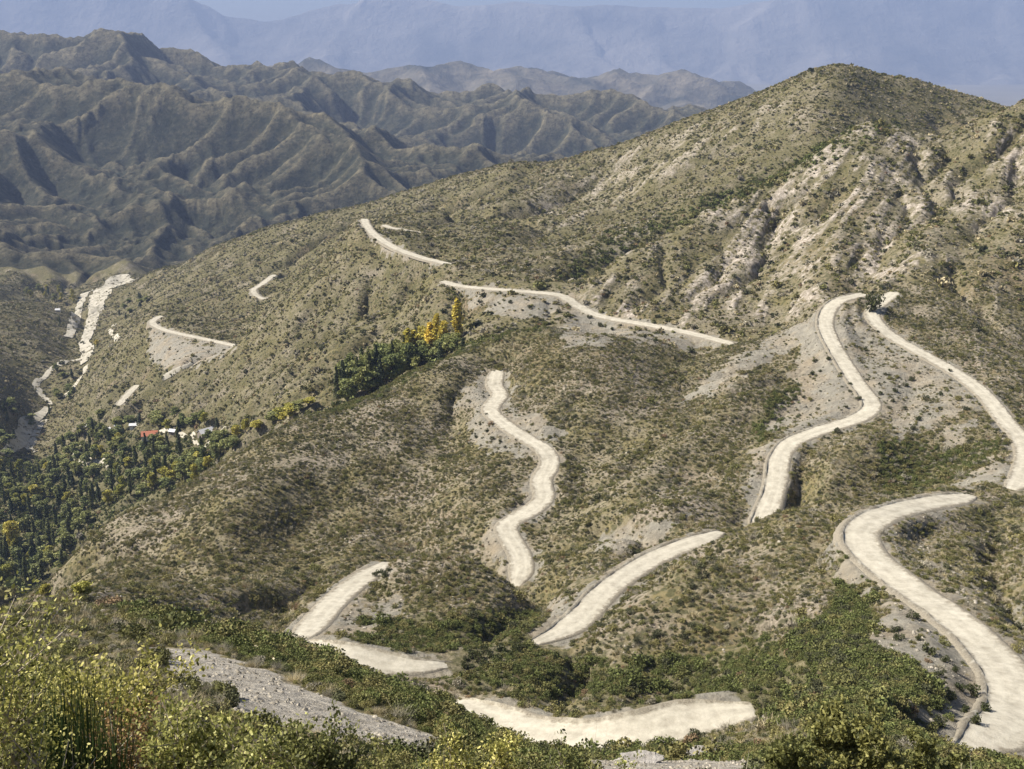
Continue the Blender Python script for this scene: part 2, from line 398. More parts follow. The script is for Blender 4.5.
    gul = ridged((X*0.9+Y*0.42+fbm(X/300, Y/300, 2, 67)*120)/95, (Y*0.9-X*0.42)/330, 3, 66, 0.6)-0.4
    Z = Z+D*m*off**0.7+D2*m2*off*(1-0.5*np.exp(-((X+70)**2+(Y-440)**2)/90**2))+gul*11*sstep(2300, 2900, Y)
    for amp, wd_, line in FEATURES:
        Q = resample_path([world(*q) for q in line], 8.0); s0 = np.zeros(Z.shape)
        n_ = len(Q)
        l0, l1 = np.searchsorted(L, [math.log(Q[:, 1].min()-3*wd_), math.log(Q[:, 1].max()+3*wd_)])
        uu = Q[:, 0]/Q[:, 1]; j0, j1 = np.searchsorted(U, [uu.min()-3*wd_/Q[:, 1].min(), uu.max()+3*wd_/Q[:, 1].min()])
        x = X[l0:l1, j0:j1]; y = Y[l0:l1, j0:j1]; best = np.zeros(x.shape)
        for k, q in enumerate(Q):
            fade = min(1, k/4, (n_-1-k)/4)
            best = np.maximum(best, fade*np.exp(-((x-q[0])**2+(y-q[1])**2)/(wd_*wd_)))
        Z[l0:l1, j0:j1] += amp*best*off[l0:l1, j0:j1]
    # low bumps of the near ground
    mn = 1-sstep(140, 230, Y)
    Z = Z+mn*(fbm(X/14, Y/14, 4, 41)*0.5*sstep(20, 60, Y))
    info = dict(off=off, rd=rd, rw=rw, rz=rz)
    # the bed of every road is cut into the slope
    rr = rd/rw
    b = 1-sstep(0.72, 1.3, rr)
    Z = Z+np.clip(rz-0.35-Z, -5, 5)*b
    PX, PY = project(X, Y, Z)
    wob = fbm(X/9, Y/9, 3, 71)
    pxs = 1100/Y                          # pixels per metre
    cov = {}
    for kind, lst in PATCH.items():
        m_ = np.zeros(Z.shape)
        for amt, y0, y1, poly in lst:
            sel = np.nonzero((Y[:, 0] >= y0) & (Y[:, 0] <= y1))[0]
            if len(sel) == 0: continue
            a, b_ = sel[0], sel[-1]+1
            sd = poly_sd(PX[a:b_], PY[a:b_], poly)
            soft = 4.0
            v = amt*sstep(-soft, soft, sd+wob[a:b_]*14)
            m_[a:b_] = np.maximum(m_[a:b_], v)
        cov[kind] = m_
    # steep strata: ribs of rock standing out of the face
    s_ = X-0.79*Z-0.30*Y
    rib = ridged((s_+fbm(X/90, Y/90, 2, 90)*8)/17, (0.6*X+0.5*Z+0.6*Y)/110, 4, 81, 0.55)
    patch = fbm(X/55, Y/75, 3, 85)
    ribm = cov['rock']*sstep(-0.2, 0.3, patch+0.12)
    Z = Z+ribm*(np.maximum(rib, -0.2)*3.0)*off
    cov['rock'] = ribm*sstep(0.36, 0.58, rib+0.3*wob)
    # bare cuts beside the roads
    cut = (1-sstep(0.66, 1.15, rr+1.0*wob))*sstep(0, 9, re)
    cov['scree'] = np.maximum(cov['scree'], cut*0.85)
    info['rr'] = np.where(re < 3, np.maximum(rr, 0.78), rr)
    # how far a spot stands out of its surroundings: spur crests get dry grass plus painted ridge light
    k_ = 5; Zp = np.pad(Z, k_, mode='edge'); av = (Zp[:-2*k_, k_:-k_]+Zp[2*k_:, k_:-k_]+Zp[k_:-k_, :-2*k_]+Zp[k_:-k_, 2*k_:])/4
    info['crest'] = np.clip((Z-av)/(Y*0.0022)*0.5+0.1, 0, 1)
    info['cov'] = cov
    return X, Y, Z, info
#==BPY==
import bpy
from mathutils import Vector
SC = bpy.context.scene
COL = SC.collection
def tag(o, label=None, cat=None, group=None, kind=None):
    if label: o['label'] = label
    if cat: o['category'] = cat
    if group: o['group'] = group
    if kind: o['kind'] = kind
    return o
def link(o, parent=None):
    COL.objects.link(o)
    if parent is not None: o.parent = parent
    return o
def grid_mesh(name, X, Y, Z, mat, smooth=True):
    h, w = X.shape
    me = bpy.data.meshes.new(name)
    co = np.stack([X, Y, Z], -1).reshape(-1, 3).astype(np.float32)
    idx = np.arange(h*w).reshape(h, w)
    q = np.stack([idx[:-1, :-1], idx[:-1, 1:], idx[1:, 1:], idx[1:, :-1]], -1).reshape(-1, 4).astype(np.int32)
    me.vertices.add(len(co)); me.vertices.foreach_set('co', co.ravel())
    me.loops.add(q.size); me.loops.foreach_set('vertex_index', q.ravel())
    me.polygons.add(len(q)); me.polygons.foreach_set('loop_start', np.arange(0, q.size, 4, dtype=np.int32))
    me.polygons.foreach_set('loop_total', np.full(len(q), 4, np.int32))
    me.update(calc_edges=True)
    if smooth: me.polygons.foreach_set('use_smooth', np.ones(len(q), bool))
    me.materials.append(mat)
    return me
def quads_mesh(name, V, nv, mats, midx=None, smooth=False):
    """V: (n, nv, 3) loose faces"""
    me = bpy.data.meshes.new(name); n = len(V)
    me.vertices.add(n*nv); me.vertices.foreach_set('co', V.reshape(-1).astype(np.float32))
    me.loops.add(n*nv); me.loops.foreach_set('vertex_index', np.arange(n*nv, dtype=np.int32))
    me.polygons.add(n); me.polygons.foreach_set('loop_start', np.arange(0, n*nv, nv, dtype=np.int32))
    me.polygons.foreach_set('loop_total', np.full(n, nv, np.int32))
    me.update(calc_edges=True)
    for m in mats: me.materials.append(m)
    if midx is not None: me.polygons.foreach_set('material_index', midx.astype(np.int32))
    return me
def attr(me, name, arr, typ='FLOAT'):
    a = me.attributes.new(name, typ, 'POINT')
    a.data.foreach_set('color' if typ == 'FLOAT_COLOR' else 'value', np.asarray(arr, np.float32 if typ != 'INT' else np.int32).ravel())

# ------------------------------------------------------------------ materials
class NT:
    def __init__(s, name, rough=0.9, spec=0.15):
        s.m = bpy.data.materials.new(name); s.m.use_nodes = True
        s.t = s.m.node_tree; s.t.nodes.clear()
        s.out = s.n('ShaderNodeOutputMaterial'); s.b = s.n('ShaderNodeBsdfPrincipled')
        s.b.inputs['Roughness'].default_value = rough; s.b.inputs['Specular IOR Level'].default_value = spec
        s.l(s.b.outputs[0], s.out.inputs[0])
    def n(s, t, **k):
        x = s.t.nodes.new(t)
        for a, v in k.items(): setattr(x, a, v)
        return x
    def l(s, a, b): s.t.links.new(a, b)
    def noise(s, scale, detail=4, rough=0.6, vec=None, dist=0):
        x = s.n('ShaderNodeTexNoise'); x.inputs['Scale'].default_value = scale; x.inputs['Detail'].default_value = detail
        x.inputs['Roughness'].default_value = rough; x.inputs['Distortion'].default_value = dist
        s.l(vec if vec is not None else s.pos(), x.inputs['Vector']); return x.outputs['Fac']
    def voro(s, scale, vec=None, out='Distance', rand=1):
        x = s.n('ShaderNodeTexVoronoi'); x.inputs['Scale'].default_value = scale; x.inputs['Randomness'].default_value = rand
        s.l(vec if vec is not None else s.pos(), x.inputs['Vector']); return x.outputs[out]
    def pos(s):
        if not hasattr(s, '_p'): s._p = s.n('ShaderNodeTexCoord').outputs['Object']
        return s._p
    def ramp(s, fac, stops):
        x = s.n('ShaderNodeValToRGB'); e = x.color_ramp.elements
        while len(e) > 1: e.remove(e[-1])
        e[0].position = stops[0][0]; e[0].color = (*stops[0][1], 1)
        for p, c in stops[1:]:
            k = e.new(p); k.color = (*c, 1)
        s.l(fac, x.inputs[0]); return x.outputs[0]
    def rr(s, fac, a, b, lo=0.0, hi=1.0):
        x = s.n('ShaderNodeMapRange'); x.inputs[1].default_value = a; x.inputs[2].default_value = b
        x.inputs[3].default_value = lo; x.inputs[4].default_value = hi
        s.l(fac, x.inputs[0]); return x.outputs[0]
    def mix(s, f, a, b, mode='MIX'):
        x = s.n('ShaderNodeMix', data_type='RGBA', blend_type=mode)
        for k, v in ((0, f), (6, a), (7, b)):
            if isinstance(v, (int, float)): x.inputs[k].default_value = v
            elif isinstance(v, tuple): x.inputs[k].default_value = (*v, 1)
            else: s.l(v, x.inputs[k])
        return x.outputs[2]
    def math(s, op, a, b=0.0):
        x = s.n('ShaderNodeMath', operation=op)
        for k, v in ((0, a), (1, b)):
            if isinstance(v, (int, float)): x.inputs[k].default_value = v
            else: s.l(v, x.inputs[k])
        return x.outputs[0]
    def at(s, name, typ='GEOMETRY', out='Fac'):
        x = s.n('ShaderNodeAttribute', attribute_name=name, attribute_type=typ); return x.outputs[out]
    def col(s, c):
        if isinstance(c, tuple): s.b.inputs['Base Color'].default_value = (*c, 1)
        else: s.l(c, s.b.inputs['Base Color'])
    def bump(s, h, dist=1.0, strength=1.0):
        x = s.n('ShaderNodeBump'); x.inputs['Distance'].default_value = dist; x.inputs['Strength'].default_value = strength
        s.l(h, x.inputs['Height']); s.l(x.outputs[0], s.b.inputs['Normal'])

def ground_material(name, far):
    m = NT(name, 0.95, 0.08)
    big = m.noise(0.011 if not far else 0.004, 5, 0.6)
    mid = m.noise(0.07, 4, 0.65); fine = m.noise(0.9 if not far else 0.12, 4, 0.7)
    soil = m.ramp(fine, [(0.3, (0.15, 0.128, 0.08)), (0.5, (0.245, 0.212, 0.14)), (0.72, (0.39, 0.34, 0.245))])
    grass = m.ramp(mid, [(0.3, (0.12, 0.107, 0.05)), (0.6, (0.20, 0.17, 0.085)), (0.8, (0.27, 0.225, 0.125))])
    c = m.mix(m.rr(mid, 0.38, 0.58), soil, grass)
    if not far:
        c = m.mix(m.rr(m.noise(0.024, 5, 0.65), 0.46, 0.60, 0.0, 0.75), c, m.ramp(fine, [(0.35, (0.18, 0.152, 0.12)), (0.65, (0.39, 0.337, 0.275))]))
    red = m.mix(0.5, c, (0.24, 0.15, 0.09))
    c = m.mix(m.rr(big, 0.54, 0.70, 0.0, 0.8), c, red)
    if not far:
        fo = m.n('ShaderNodeSeparateXYZ'); m.l(m.pos(), fo.inputs[0])
        hi = m.rr(fo.outputs[1], 480, 900, 0.0, 0.82)
        c = m.mix(m.math('MULTIPLY', hi, m.rr(m.noise(0.05, 6, 0.7), 0.32, 0.56)), c, (0.122, 0.110, 0.052))
    # shrub speckle
    wv = m.voro(0.42 if not far else 0.075, rand=1.0)
    dens = m.math('ADD', m.rr(mid, 0.3, 0.7, -0.12, 0.16), m.rr(big, 0.35, 0.65, -0.05, 0.08))
    th = m.math('ADD', dens, 0.42 if not far else 0.60)
    sp = m.rr(m.math('SUBTRACT', th, wv), -0.04, 0.12)
    veg = m.ramp(fine, [(0.3, (0.045, 0.048, 0.024)), (0.7, (0.105, 0.105, 0.05))])
    c = m.mix(m.math('MULTIPLY', sp, 0.75 if not far else 0.35), c, veg)
    if not far:
        g = m.at('green')
        gv = m.ramp(fine, [(0.3, (0.07, 0.072, 0.034)), (0.5, (0.13, 0.12, 0.06)), (0.7, (0.24, 0.205, 0.13))])
        c = m.mix(m.math('MULTIPLY', g, 0.85), c, gv)
        rk = m.noise(0.35, 6, 0.75)
        rc = m.ramp(rk, [(0.3, (0.14, 0.12, 0.095)), (0.47, (0.31, 0.27, 0.22)), (0.62, (0.54, 0.48, 0.41))])
        c = m.mix(m.math('MULTIPLY', m.at('rock'), m.rr(m.noise(0.16, 5, 0.7), 0.40, 0.54)), c, rc)
        sn = m.noise(0.22, 6, 0.72)
        sc = m.ramp(sn, [(0.3, (0.155, 0.146, 0.125)), (0.5, (0.225, 0.213, 0.183)), (0.7, (0.30, 0.282, 0.24))])
        sb = m.ramp(m.noise(0.06, 3), [(0.45, (1.12, 1.10, 1.05)), (0.7, (1.28, 1.14, 0.96))])
        sc = m.mix(1.0, sc, sb, 'MULTIPLY')
        ys = m.n('ShaderNodeSeparateXYZ'); m.l(m.pos(), ys.inputs[0])
        sc = m.mix(m.rr(ys.outputs[1], 110, 150, 1.0, 0.0), sc, m.ramp(m.noise(0.5, 6, 0.7), [(0.35, (0.26, 0.235, 0.195)), (0.65, (0.46, 0.425, 0.36))]))
        sm = m.rr(m.math('ADD', m.at('scree'), m.rr(m.noise(0.2, 5, 0.7), 0.3, 0.7, -0.35, 0.35)), 0.35, 0.6)
        c = m.mix(sm, c, sc)
        h = m.math('ADD', m.math('MULTIPLY', m.noise(0.5, 6, 0.75), 1.1), m.math('MULTIPLY', m.math('SUBTRACT', 1.0, wv), 0.35))
        m.bump(h, 1.6, 0.75)
    else:
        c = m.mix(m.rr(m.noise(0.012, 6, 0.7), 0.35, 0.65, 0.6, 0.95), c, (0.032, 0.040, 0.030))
        c = m.mix(m.math('MULTIPLY', m.at('crest'), m.rr(m.noise(0.02, 5, 0.7), 0.3, 0.6, 0.25, 0.9)), c, (0.25, 0.215, 0.135))  # dry grass on the crests, colour lightened further to paint sunlit ridge faces
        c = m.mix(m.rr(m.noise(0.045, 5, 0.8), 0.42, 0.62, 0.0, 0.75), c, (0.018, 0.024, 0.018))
        c = m.mix(m.rr(m.noise(0.03, 6, 0.8, None, 1.5), 0.55, 0.70, 0.0, 0.6), c, (0.20, 0.18, 0.125))
        h = m.math('ADD', m.noise(0.03, 8, 0.72), m.math('MULTIPLY', m.noise(0.15, 4, 0.7), 0.2))
        m.bump(h, 22.0, 1.0)
    m.col(c)
    return m.m

M_GROUND = ground_material('scrub_hillside', False)
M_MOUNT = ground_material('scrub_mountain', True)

TX, TY, TZ, INFO = build_terrain()
TE = TZ/TY; TMAX = np.maximum.accumulate(TE, axis=0)
SPLIT = int(np.searchsorted(L, math.log(2450)))
def terrain_obj(name, a, b, mat, cov):
    me = grid_mesh(name, TX[a:b], TY[a:b], TZ[a:b], mat)
    attr(me, 'crest', INFO['crest'][a:b])
    if cov:
        for k in ('scree', 'rock', 'green'): attr(me, k, INFO['cov'][k][a:b])
    return tag(link(bpy.data.objects.new(name, me)), kind='structure')
terrain_obj('hillside', 0, SPLIT+1, M_GROUND, True)
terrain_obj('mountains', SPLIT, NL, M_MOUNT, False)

def tz(x, y):
    x = np.asarray(x, float); y = np.asarray(y, float)
    return interp2(TZ, np.interp(np.log(y), L, np.arange(NL)), (x/y-U[0])/(U[1]-U[0]))
def tsample(g, x, y):
    return interp2(g, np.interp(np.log(y), L, np.arange(NL)), (x/y-U[0])/(U[1]-U[0]))
def hit(px, py, ymin=12):
    u, e = ue(px, py)
    j = (u-U[0])/(U[1]-U[0]); j0 = int(np.clip(j, 0, NU-2)); t = j-j0
    i0 = np.searchsorted(L, math.log(ymin))
    colm = TE[i0:, j0]*(1-t)+TE[i0:, j0+1]*t
    k = np.argmax(colm >= e)
    if colm[k] < e: k = len(colm)-1
    Y = math.exp(L[i0+k])
    if k > 0 and colm[k] > colm[k-1]:
        f = (e-colm[k-1])/(colm[k]-colm[k-1]); Y = math.exp(L[i0+k-1]*(1-f)+L[i0+k]*f)
    x = u*Y
    return Vector((x, Y, float(tz(x, Y))))

# ------------------------------------------------------------------ far country
def region(name, x0, x1, y0, y1, c, zf, mat, it, k, sm=None):
    gx = np.arange(x0, x1, c); gy = np.arange(y0, y1, c); GX, GY = np.meshgrid(gx, gy)
    Z = erode(zf(GX, GY), c, it, k, 0.5, 4, 0.0, sm)
    me = grid_mesh(name, GX, GY, Z, mat)
    return tag(link(bpy.data.objects.new(name, me)), kind='structure')
def crest(pts, Yc):
    us = []; es = []
    for px, py in pts:
        u, e = ue(px, py); us.append(u); es.append(e*Yc)
    return lambda u: np.interp(u, us, es)
PLAIN = -1000
HC = crest([(-300,80),(150,90),(240,80),(275,66),(300,62),(325,64),(345,72),(375,74),(395,70),(430,66),(452,70),(470,68),(500,75),(540,73),(580,80),(612,74),(640,80),(690,72),(720,79),(760,84),(800,110),(1300,130)], 11500)
def far_hills(X, Y):
    u = X/Y; w = fbm(X/2200, Y/2200, 3, 5)*900
    b = np.exp(-((Y+w*0.6-11500)/1500)**2); b2 = np.exp(-((Y+w-9300)/900)**2)
    zc = HC(u)-PLAIN
    r = ridged(X/620+w/900, Y/1000, 5, 51, 0.6)
    z = PLAIN-30+b*zc*(0.98+0.26*r)+b2*zc*0.45*(0.6+0.6*r)
    return z+fbm(X/500, Y/500, 4, 6)*45*np.clip(b+b2, 0, 1)
FC = crest([(-800,-60),(-100,-30),(100,-20),(190,-8),(210,0),(228,12),(245,20),(262,24),(275,22),(290,17),(300,11),(330,7),(352,1),(366,0),(398,0),(420,0),(440,5),(462,7),(490,6),(515,4),(540,6),(570,8),(620,7),(690,10),(722,11),(735,6),(760,3),(778,0),(800,-8),(880,-15),(1024,-25),(1800,-40)], 31000)
def far_range(X, Y):
    u = X/Y; w = fbm(X/6000, Y/6000, 3, 15)*1500
    b = 1-sstep(0, 4600, np.abs(Y-31000)+w*0.6*sstep(500, 3000, np.abs(Y-31000)))
    r = ridged(X/2300, Y/2600, 4, 61)
    foot = sstep(24500, 27500, Y)*70*(0.5+0.5*fbm(X/2500, Y/2500, 3, 17))
    zc = FC(u)-PLAIN
    return PLAIN-40+foot+b*zc*(1.0-0.25*(1-b)*(0.8-r))+ridged(X/2400, Y/2400, 5, 18)*420*np.clip(b*3, 0, 1)*(1-0.8*sstep(0.85, 1, b))
def simple_ground(name, a, b, sc, bd, bs):
    m = NT(name, 0.95, 0.05); n = m.noise(sc, 7, 0.65)
    m.col(m.ramp(n, [(0.3, a), (0.7, b)])); m.bump(n, bd, bs); return m.m
region('foothills', -7500, 7500, 7800, 14500, 55, far_hills, simple_ground('foothill_scrub', (0.02, 0.028, 0.025), (0.24, 0.205, 0.15), 0.003, 90, 1.0), 30, 0.045, 0.5)
region('distant_mountains', -23000, 23000, 24000, 35500, 130, far_range, simple_ground('distant_rock', (0.035, 0.04, 0.042), (0.27, 0.245, 0.215), 0.0004, 500, 0.9), 22, 0.03, 0.42)
gx = np.linspace(-24500, 24500, 120); gy = np.linspace(7000, 35800, 100); GX, GY = np.meshgrid(gx, gy)
pm = simple_ground('plain_soil', (0.13, 0.115, 0.075), (0.24, 0.21, 0.15), 0.0006, 20, 0.3)
tag(link(bpy.data.objects.new('plain', grid_mesh('plain', GX, GY, PLAIN+fbm(GX/5000, GY/5000, 3, 30)*25, pm))), kind='structure')

# ------------------------------------------------------------------ roads
def road_material():
    m = NT('dusty_gravel', 0.95, 0.05)
    a = m.at('across'); n = m.noise(0.35, 6, 0.7); n2 = m.noise(3.0, 4, 0.7)
    wob = m.math('ADD', m.math('MULTIPLY', a, 1.0), m.rr(m.noise(0.05, 2), 0.3, 0.7, -0.12, 0.12))
    tr = m.math('ABSOLUTE', m.math('SUBTRACT', m.math('ABSOLUTE', wob), 0.42))
    t = m.rr(tr, 0.05, 0.22, 1.0, 0.0)
    base = m.ramp(n, [(0.3, (0.34, 0.31, 0.25)), (0.5, (0.45, 0.415, 0.335)), (0.72, (0.56, 0.52, 0.43))])
    c = m.mix(m.math('MULTIPLY', t, m.rr(m.noise(0.15, 4), 0.35, 0.6, 0.1, 0.55)), base, (0.55, 0.515, 0.42))
    c = m.mix(m.rr(m.noise(0.09, 6, 0.75), 0.50, 0.66, 0.0, 0.45), c, (0.25, 0.225, 0.175))
    e = m.rr(m.math('ADD', m.math('ABSOLUTE', a), m.rr(m.noise(0.45, 5), 0.3, 0.7, -0.28, 0.28)), 0.84, 1.12)
    edge = m.ramp(n2, [(0.35, (0.17, 0.15, 0.115)), (0.65, (0.33, 0.295, 0.23))])
    c = m.mix(e, c, edge); m.col(c)
    m.bump(m.math('ADD', m.math('MULTIPLY', n2, 0.25), n), 0.35, 0.7)
    return m.m
M_ROAD = road_material()
BERM = {'near': 1, 'bend': 1, 'mid': 1, 'big': -1, 'snake': 0, 'scree': -1, 'upper_right': 0}
def make_road(key):
    P = resample_path(ROAD3[key], 1.6); w = ROADW[key]/2; n = len(P)
    T = np.gradient(P[:, :2], axis=0); T /= np.linalg.norm(T, axis=1, keepdims=True)+1e-9
    T = np.stack([np.convolve(np.pad(T[:, k], 3, 'edge'), np.ones(7)/7, 'valid') for k in (0, 1)], 1)
    T /= np.linalg.norm(T, axis=1, keepdims=True)+1e-9
    N = np.stack([T[:, 1], -T[:, 0]], 1)           # right-hand side
    z = tz(P[:, 0], P[:, 1])+0.35; z = np.convolve(np.pad(z, 3, 'edge'), np.ones(7)/7, 'valid')
    bs = BERM.get(key, 0)
    prof = [(-1.62, -1.3), (-1.40, -0.42), (-1.08, 0.0), (-1.0, 0.0), (-0.8, 0.04), (-0.5, 0.0), (-0.2, 0.06), (0.2, 0.06), (0.5, 0.0), (0.8, 0.04), (1.0, 0.0), (1.08, 0.0), (1.40, -0.42), (1.62, -1.3)]
    X = np.zeros((n, len(prof))); Yy = X.copy(); Z = X.copy(); A = X.copy()
    s = np.arange(n)*1.6
    for j, (a, dz) in enumerate(prof):
        sd_ = 1 if a > 0 else 0
        wv = w*(1+0.10*fbm(s/16, s*0+sd_*9, 4, 200)+(0.05*fbm(s/3.5, s*0+sd_*5, 2, 210) if abs(a) > .9 else 0))*a
        wv = wv*np.clip(np.minimum(s, s[-1]-s)/(20 if key in ('near', 'bend', 'mid', 'big', 'left') else 10)+0.08, 0, 1)**0.8
        X[:, j] = P[:, 0]+N[:, 0]*wv; Yy[:, j] = P[:, 1]+N[:, 1]*wv
        b = 0
        if j in (2, 11) and bs != 0 and ((bs > 0) == (j == 2)):
            b = 0.5+0.9*fbm(s/9, s*0+3, 4, 77)
        elif j in (2, 11): b = 0.05+0.35*np.maximum(fbm(s/6, s*0+j, 3, 78), -0.1)
        Z[:, j] = z+dz+b; A[:, j] = a
    # taper the two ends into the ground
    for q in range(3):
        Z[q] -= (3-q)*0.35; Z[-1-q] -= (3-q)*0.35
    me = grid_mesh('dirt_road', X, Yy, Z, M_ROAD); attr(me, 'across', A)
    # faces must look up
    if me.polygons[len(me.polygons)//2].normal.z < 0: me.flip_normals()
    tag(link(bpy.data.objects.new('dirt_road', me)), kind='structure')
for k_ in ROADS: make_road(k_)

# river bed and tracks of the valley: sheets lying just above the ground
def strip(name, pts, mat, lift=0.45, step=6.0):
    P = []
    for px, py, w in pts:
        h_ = hit(px, py, 900); P.append((h_.x, h_.y, w))
    Q = resample_path(np.array(P), step); n = len(Q)
    T = np.gradient(Q[:, :2], axis=0); T /= np.linalg.norm(T, axis=1, keepdims=True)+1e-9
    N = np.stack([T[:, 1], -T[:, 0]], 1)
    js = np.linspace(-1, 1, 7); s = np.arange(n)*step
    X = np.zeros((n, 7)); Y_ = X.copy(); A = X.copy()
    for j, a in enumerate(js):
        wv = Q[:, 2]*0.48*a*(1+0.5*fbm(s/40, s*0+np.sign(a)*7, 4, 300))
        X[:, j] = Q[:, 0]+N[:, 0]*wv; Y_[:, j] = Q[:, 1]+N[:, 1]*wv; A[:, j] = a*0.8
    Z = tz(X, Y_)+(1.3 if name == 'riverbed' else lift)+0.4*(1-js**2)[None, :]
    me = grid_mesh(name, X, Y_, Z, mat); attr(me, 'across', A)
    if me.polygons[len(me.polygons)//2].normal.z < 0: me.flip_normals()
    return tag(link(bpy.data.objects.new(name, me)), kind='structure')
m = NT('river_gravel', 0.95, 0.05); n_ = m.noise(0.12, 6, 0.75)
m.col(m.ramp(n_, [(0.34, (0.16, 0.148, 0.10)), (0.45, (0.36, 0.335, 0.27)), (0.66, (0.54, 0.50, 0.42))])); m.bump(n_, 1.5, 0.6)
M_RIVER = m.m
strip('riverbed', [(138,279,30),(120,281,45),(108,288,60),(100,298,45),(96,312,30),(92,322,24),(88,335,18),(84,343,16),(88,352,20),(84,364,10)], M_RIVER)
strip('riverbed', [(112,284,20),(95,290,22),(84,296,16),(78,312,16),(72,328,14),(68,338,14)], M_RIVER)
strip('dirt_track', [(84,357,10),(72,361,10),(58,366,10),(46,376,9),(36,384,9),(40,392,9),(48,401,9),(50,405,8)], M_ROAD)
strip('dirt_track', [(86,366,8),(80,378,9),(72,390,9),(64,396,8)], M_ROAD)
strip('riverbed', [(48,408,9),(38,417,14),(28,424,16),(24,434,16),(12,448,12),(4,456,9)], M_RIVER)
strip('dirt_track', [(48,420,8),(40,424,10),(33,441,9),(28,448,11),(36,452,8)], M_ROAD)
strip('dirt_track', [(80,446,6),(76,452,9),(78,459,9),(88,463,9),(98,465,8),(110,468,6)], M_ROAD)
strip('dirt_track', [(116,325,5),(110,330,7),(114,336,7),(119,340,6)], M_ROAD)
strip('riverbed', [(232,459,8),(222,464,9),(212,470,11),(200,476,12),(188,487,12)], M_RIVER)
strip('dirt_track', [(192,363,4),(184,367,5),(172,373,5),(163,378,4)], M_ROAD)
strip('dirt_track', [(152,434,4),(172,431,4),(184,436,4),(200,445,4)], M_ROAD)

# ------------------------------------------------------------------ plants
def leaf_mat(name, a, b, trans=0.35, useinst=False, rough=0.6):
    m = NT(name, rough, 0.2)
    geo = m.n('ShaderNodeNewGeometry'); oi = m.n('ShaderNodeObjectInfo')
    c = m.ramp(geo.outputs['Random Per Island'], [(0.0, a), (1.0, b)])
    if useinst:
        c = m.mix(1.0, c, m.at('tint', 'INSTANCER', 'Color'), 'MULTIPLY')
    else:
        c = m.mix(1.0, c, m.ramp(oi.outputs['Random'], [(0, (0.8, 0.85, 0.8)), (1, (1.2, 1.12, 1.0))]), 'MULTIPLY')
    m.col(c)
    if trans:
        t = m.n('ShaderNodeBsdfTranslucent'); mx = m.n('ShaderNodeMixShader'); mx.inputs[0].default_value = trans
        m.l(c, t.inputs[0]); m.l(m.b.outputs[0], mx.inputs[1]); m.l(t.outputs[0], mx.inputs[2]); m.l(mx.outputs[0], m.out.inputs[0])
    return m.m
def rand_unit(n):
    v = RNG.normal(size=(n, 3)); return v/np.linalg.norm(v, axis=1, keepdims=True)
def cards(C, size, stretch=1.5, updir=None, upw=0.0, nv=4):
    """leaf-shaped faces at points C"""
    n = len(C); a = rand_unit(n)
    if updir is not None: a = a*(1-upw)+np.asarray(updir)*upw; a /= np.linalg.norm(a, axis=1, keepdims=True)
    b = np.cross(a, rand_unit(n)); b /= np.linalg.norm(b, axis=1, keepdims=True)
    s = np.asarray(size).reshape(-1, 1)*np.ones((n, 1))
    l = a*s*stretch*0.5; w = b*s*0.5
    if nv == 4: return np.stack([C-l, C+w*0.9, C+l, C-w*0.9], 1)
    return np.stack([C-l, C-l*0.3+w, C+l*0.5+w*0.7, C+l, C+l*0.5-w*0.7, C-l*0.3-w], 1)
def tube(p0, p1, r0, r1, k=5):
    p0 = np.array(p0, float); p1 = np.array(p1, float); d = p1-p0; d /= np.linalg.norm(d)+1e-9
    a = np.cross(d, [0.3, 0.2, 1] if abs(d[2]) < .9 else [1, 0, 0]); a /= np.linalg.norm(a); b = np.cross(d, a)
    an = np.arange(k)*2*math.pi/k
    r_ = [p0+r0*(math.cos(t)*a+math.sin(t)*b) for t in an]; s_ = [p1+r1*(math.cos(t)*a+math.sin(t)*b) for t in an]
    return np.array([[r_[i], r_[(i+1) % k], s_[(i+1) % k], s_[i]] for i in range(k)])

m = NT('bark', 0.9, 0.1); m.col(m.ramp(m.noise(6, 4), [(0.3, (0.06, 0.045, 0.03)), (0.7, (0.16, 0.125, 0.09))])); M_BARK = m.m
m = NT('dry_twig', 0.9, 0.1); m.col(m.ramp(m.noise(9, 3), [(0.3, (0.22, 0.18, 0.13)), (0.7, (0.42, 0.37, 0.30))])); M_TWIG = m.m

# --- shrub cover of the slopes: a mass nobody could count
M_SH = [leaf_mat('shrub_leaf', (0.55, 0.55, 0.55), (1.5, 1.5, 1.5), 0.12, True, 0.8)]
def shrub_proto(n, size, flat=0.75, tuft=False):
    if tuft:
        base = RNG.normal(size=(n, 3))*[0.2, 0.2, 0.02]
        d = rand_unit(n)*0.8+[0, 0, 0.9]; d /= np.linalg.norm(d, axis=1, keepdims=True)
        b = np.cross(d, rand_unit(n)); b /= np.linalg.norm(b, axis=1, keepdims=True)
        ln = RNG.uniform(0.35, 0.65, (n, 1)); w = size*0.35
        V = np.stack([base-b*w, base+b*w, base+d*ln+b*w*0.15, base+d*ln-b*w*0.15], 1)
        return quads_mesh('tuft', V, 4, M_SH)
    lobes = [(RNG.uniform(-.26, .26, 3)*[1, 1, .4]+[0, 0, .28], RNG.uniform(.18, .36)) for _ in range(6)]
    C = []
    while len(C) < n:
        c, r = lobes[RNG.integers(6)]; v = rand_unit(1)[0]*r*RNG.uniform(.7, 1.05); v[2] *= flat
        p = c+v
        if p[2] > -0.02: C.append(p)
    return quads_mesh('shrub', cards(np.array(C), RNG.uniform(.7, 1.3, n)*size, 1.3), 4, M_SH)
def hidden_collection(name, meshes):
    c = bpy.data.collections.new(name)
    for me in meshes: c.objects.link(bpy.data.objects.new(me.name, me))
    return c
NEARC = hidden_collection('near_shrub_kinds', [shrub_proto(900, 0.06) for _ in range(4)]+[shrub_proto(420, 0.022, tuft=True) for _ in range(2)])
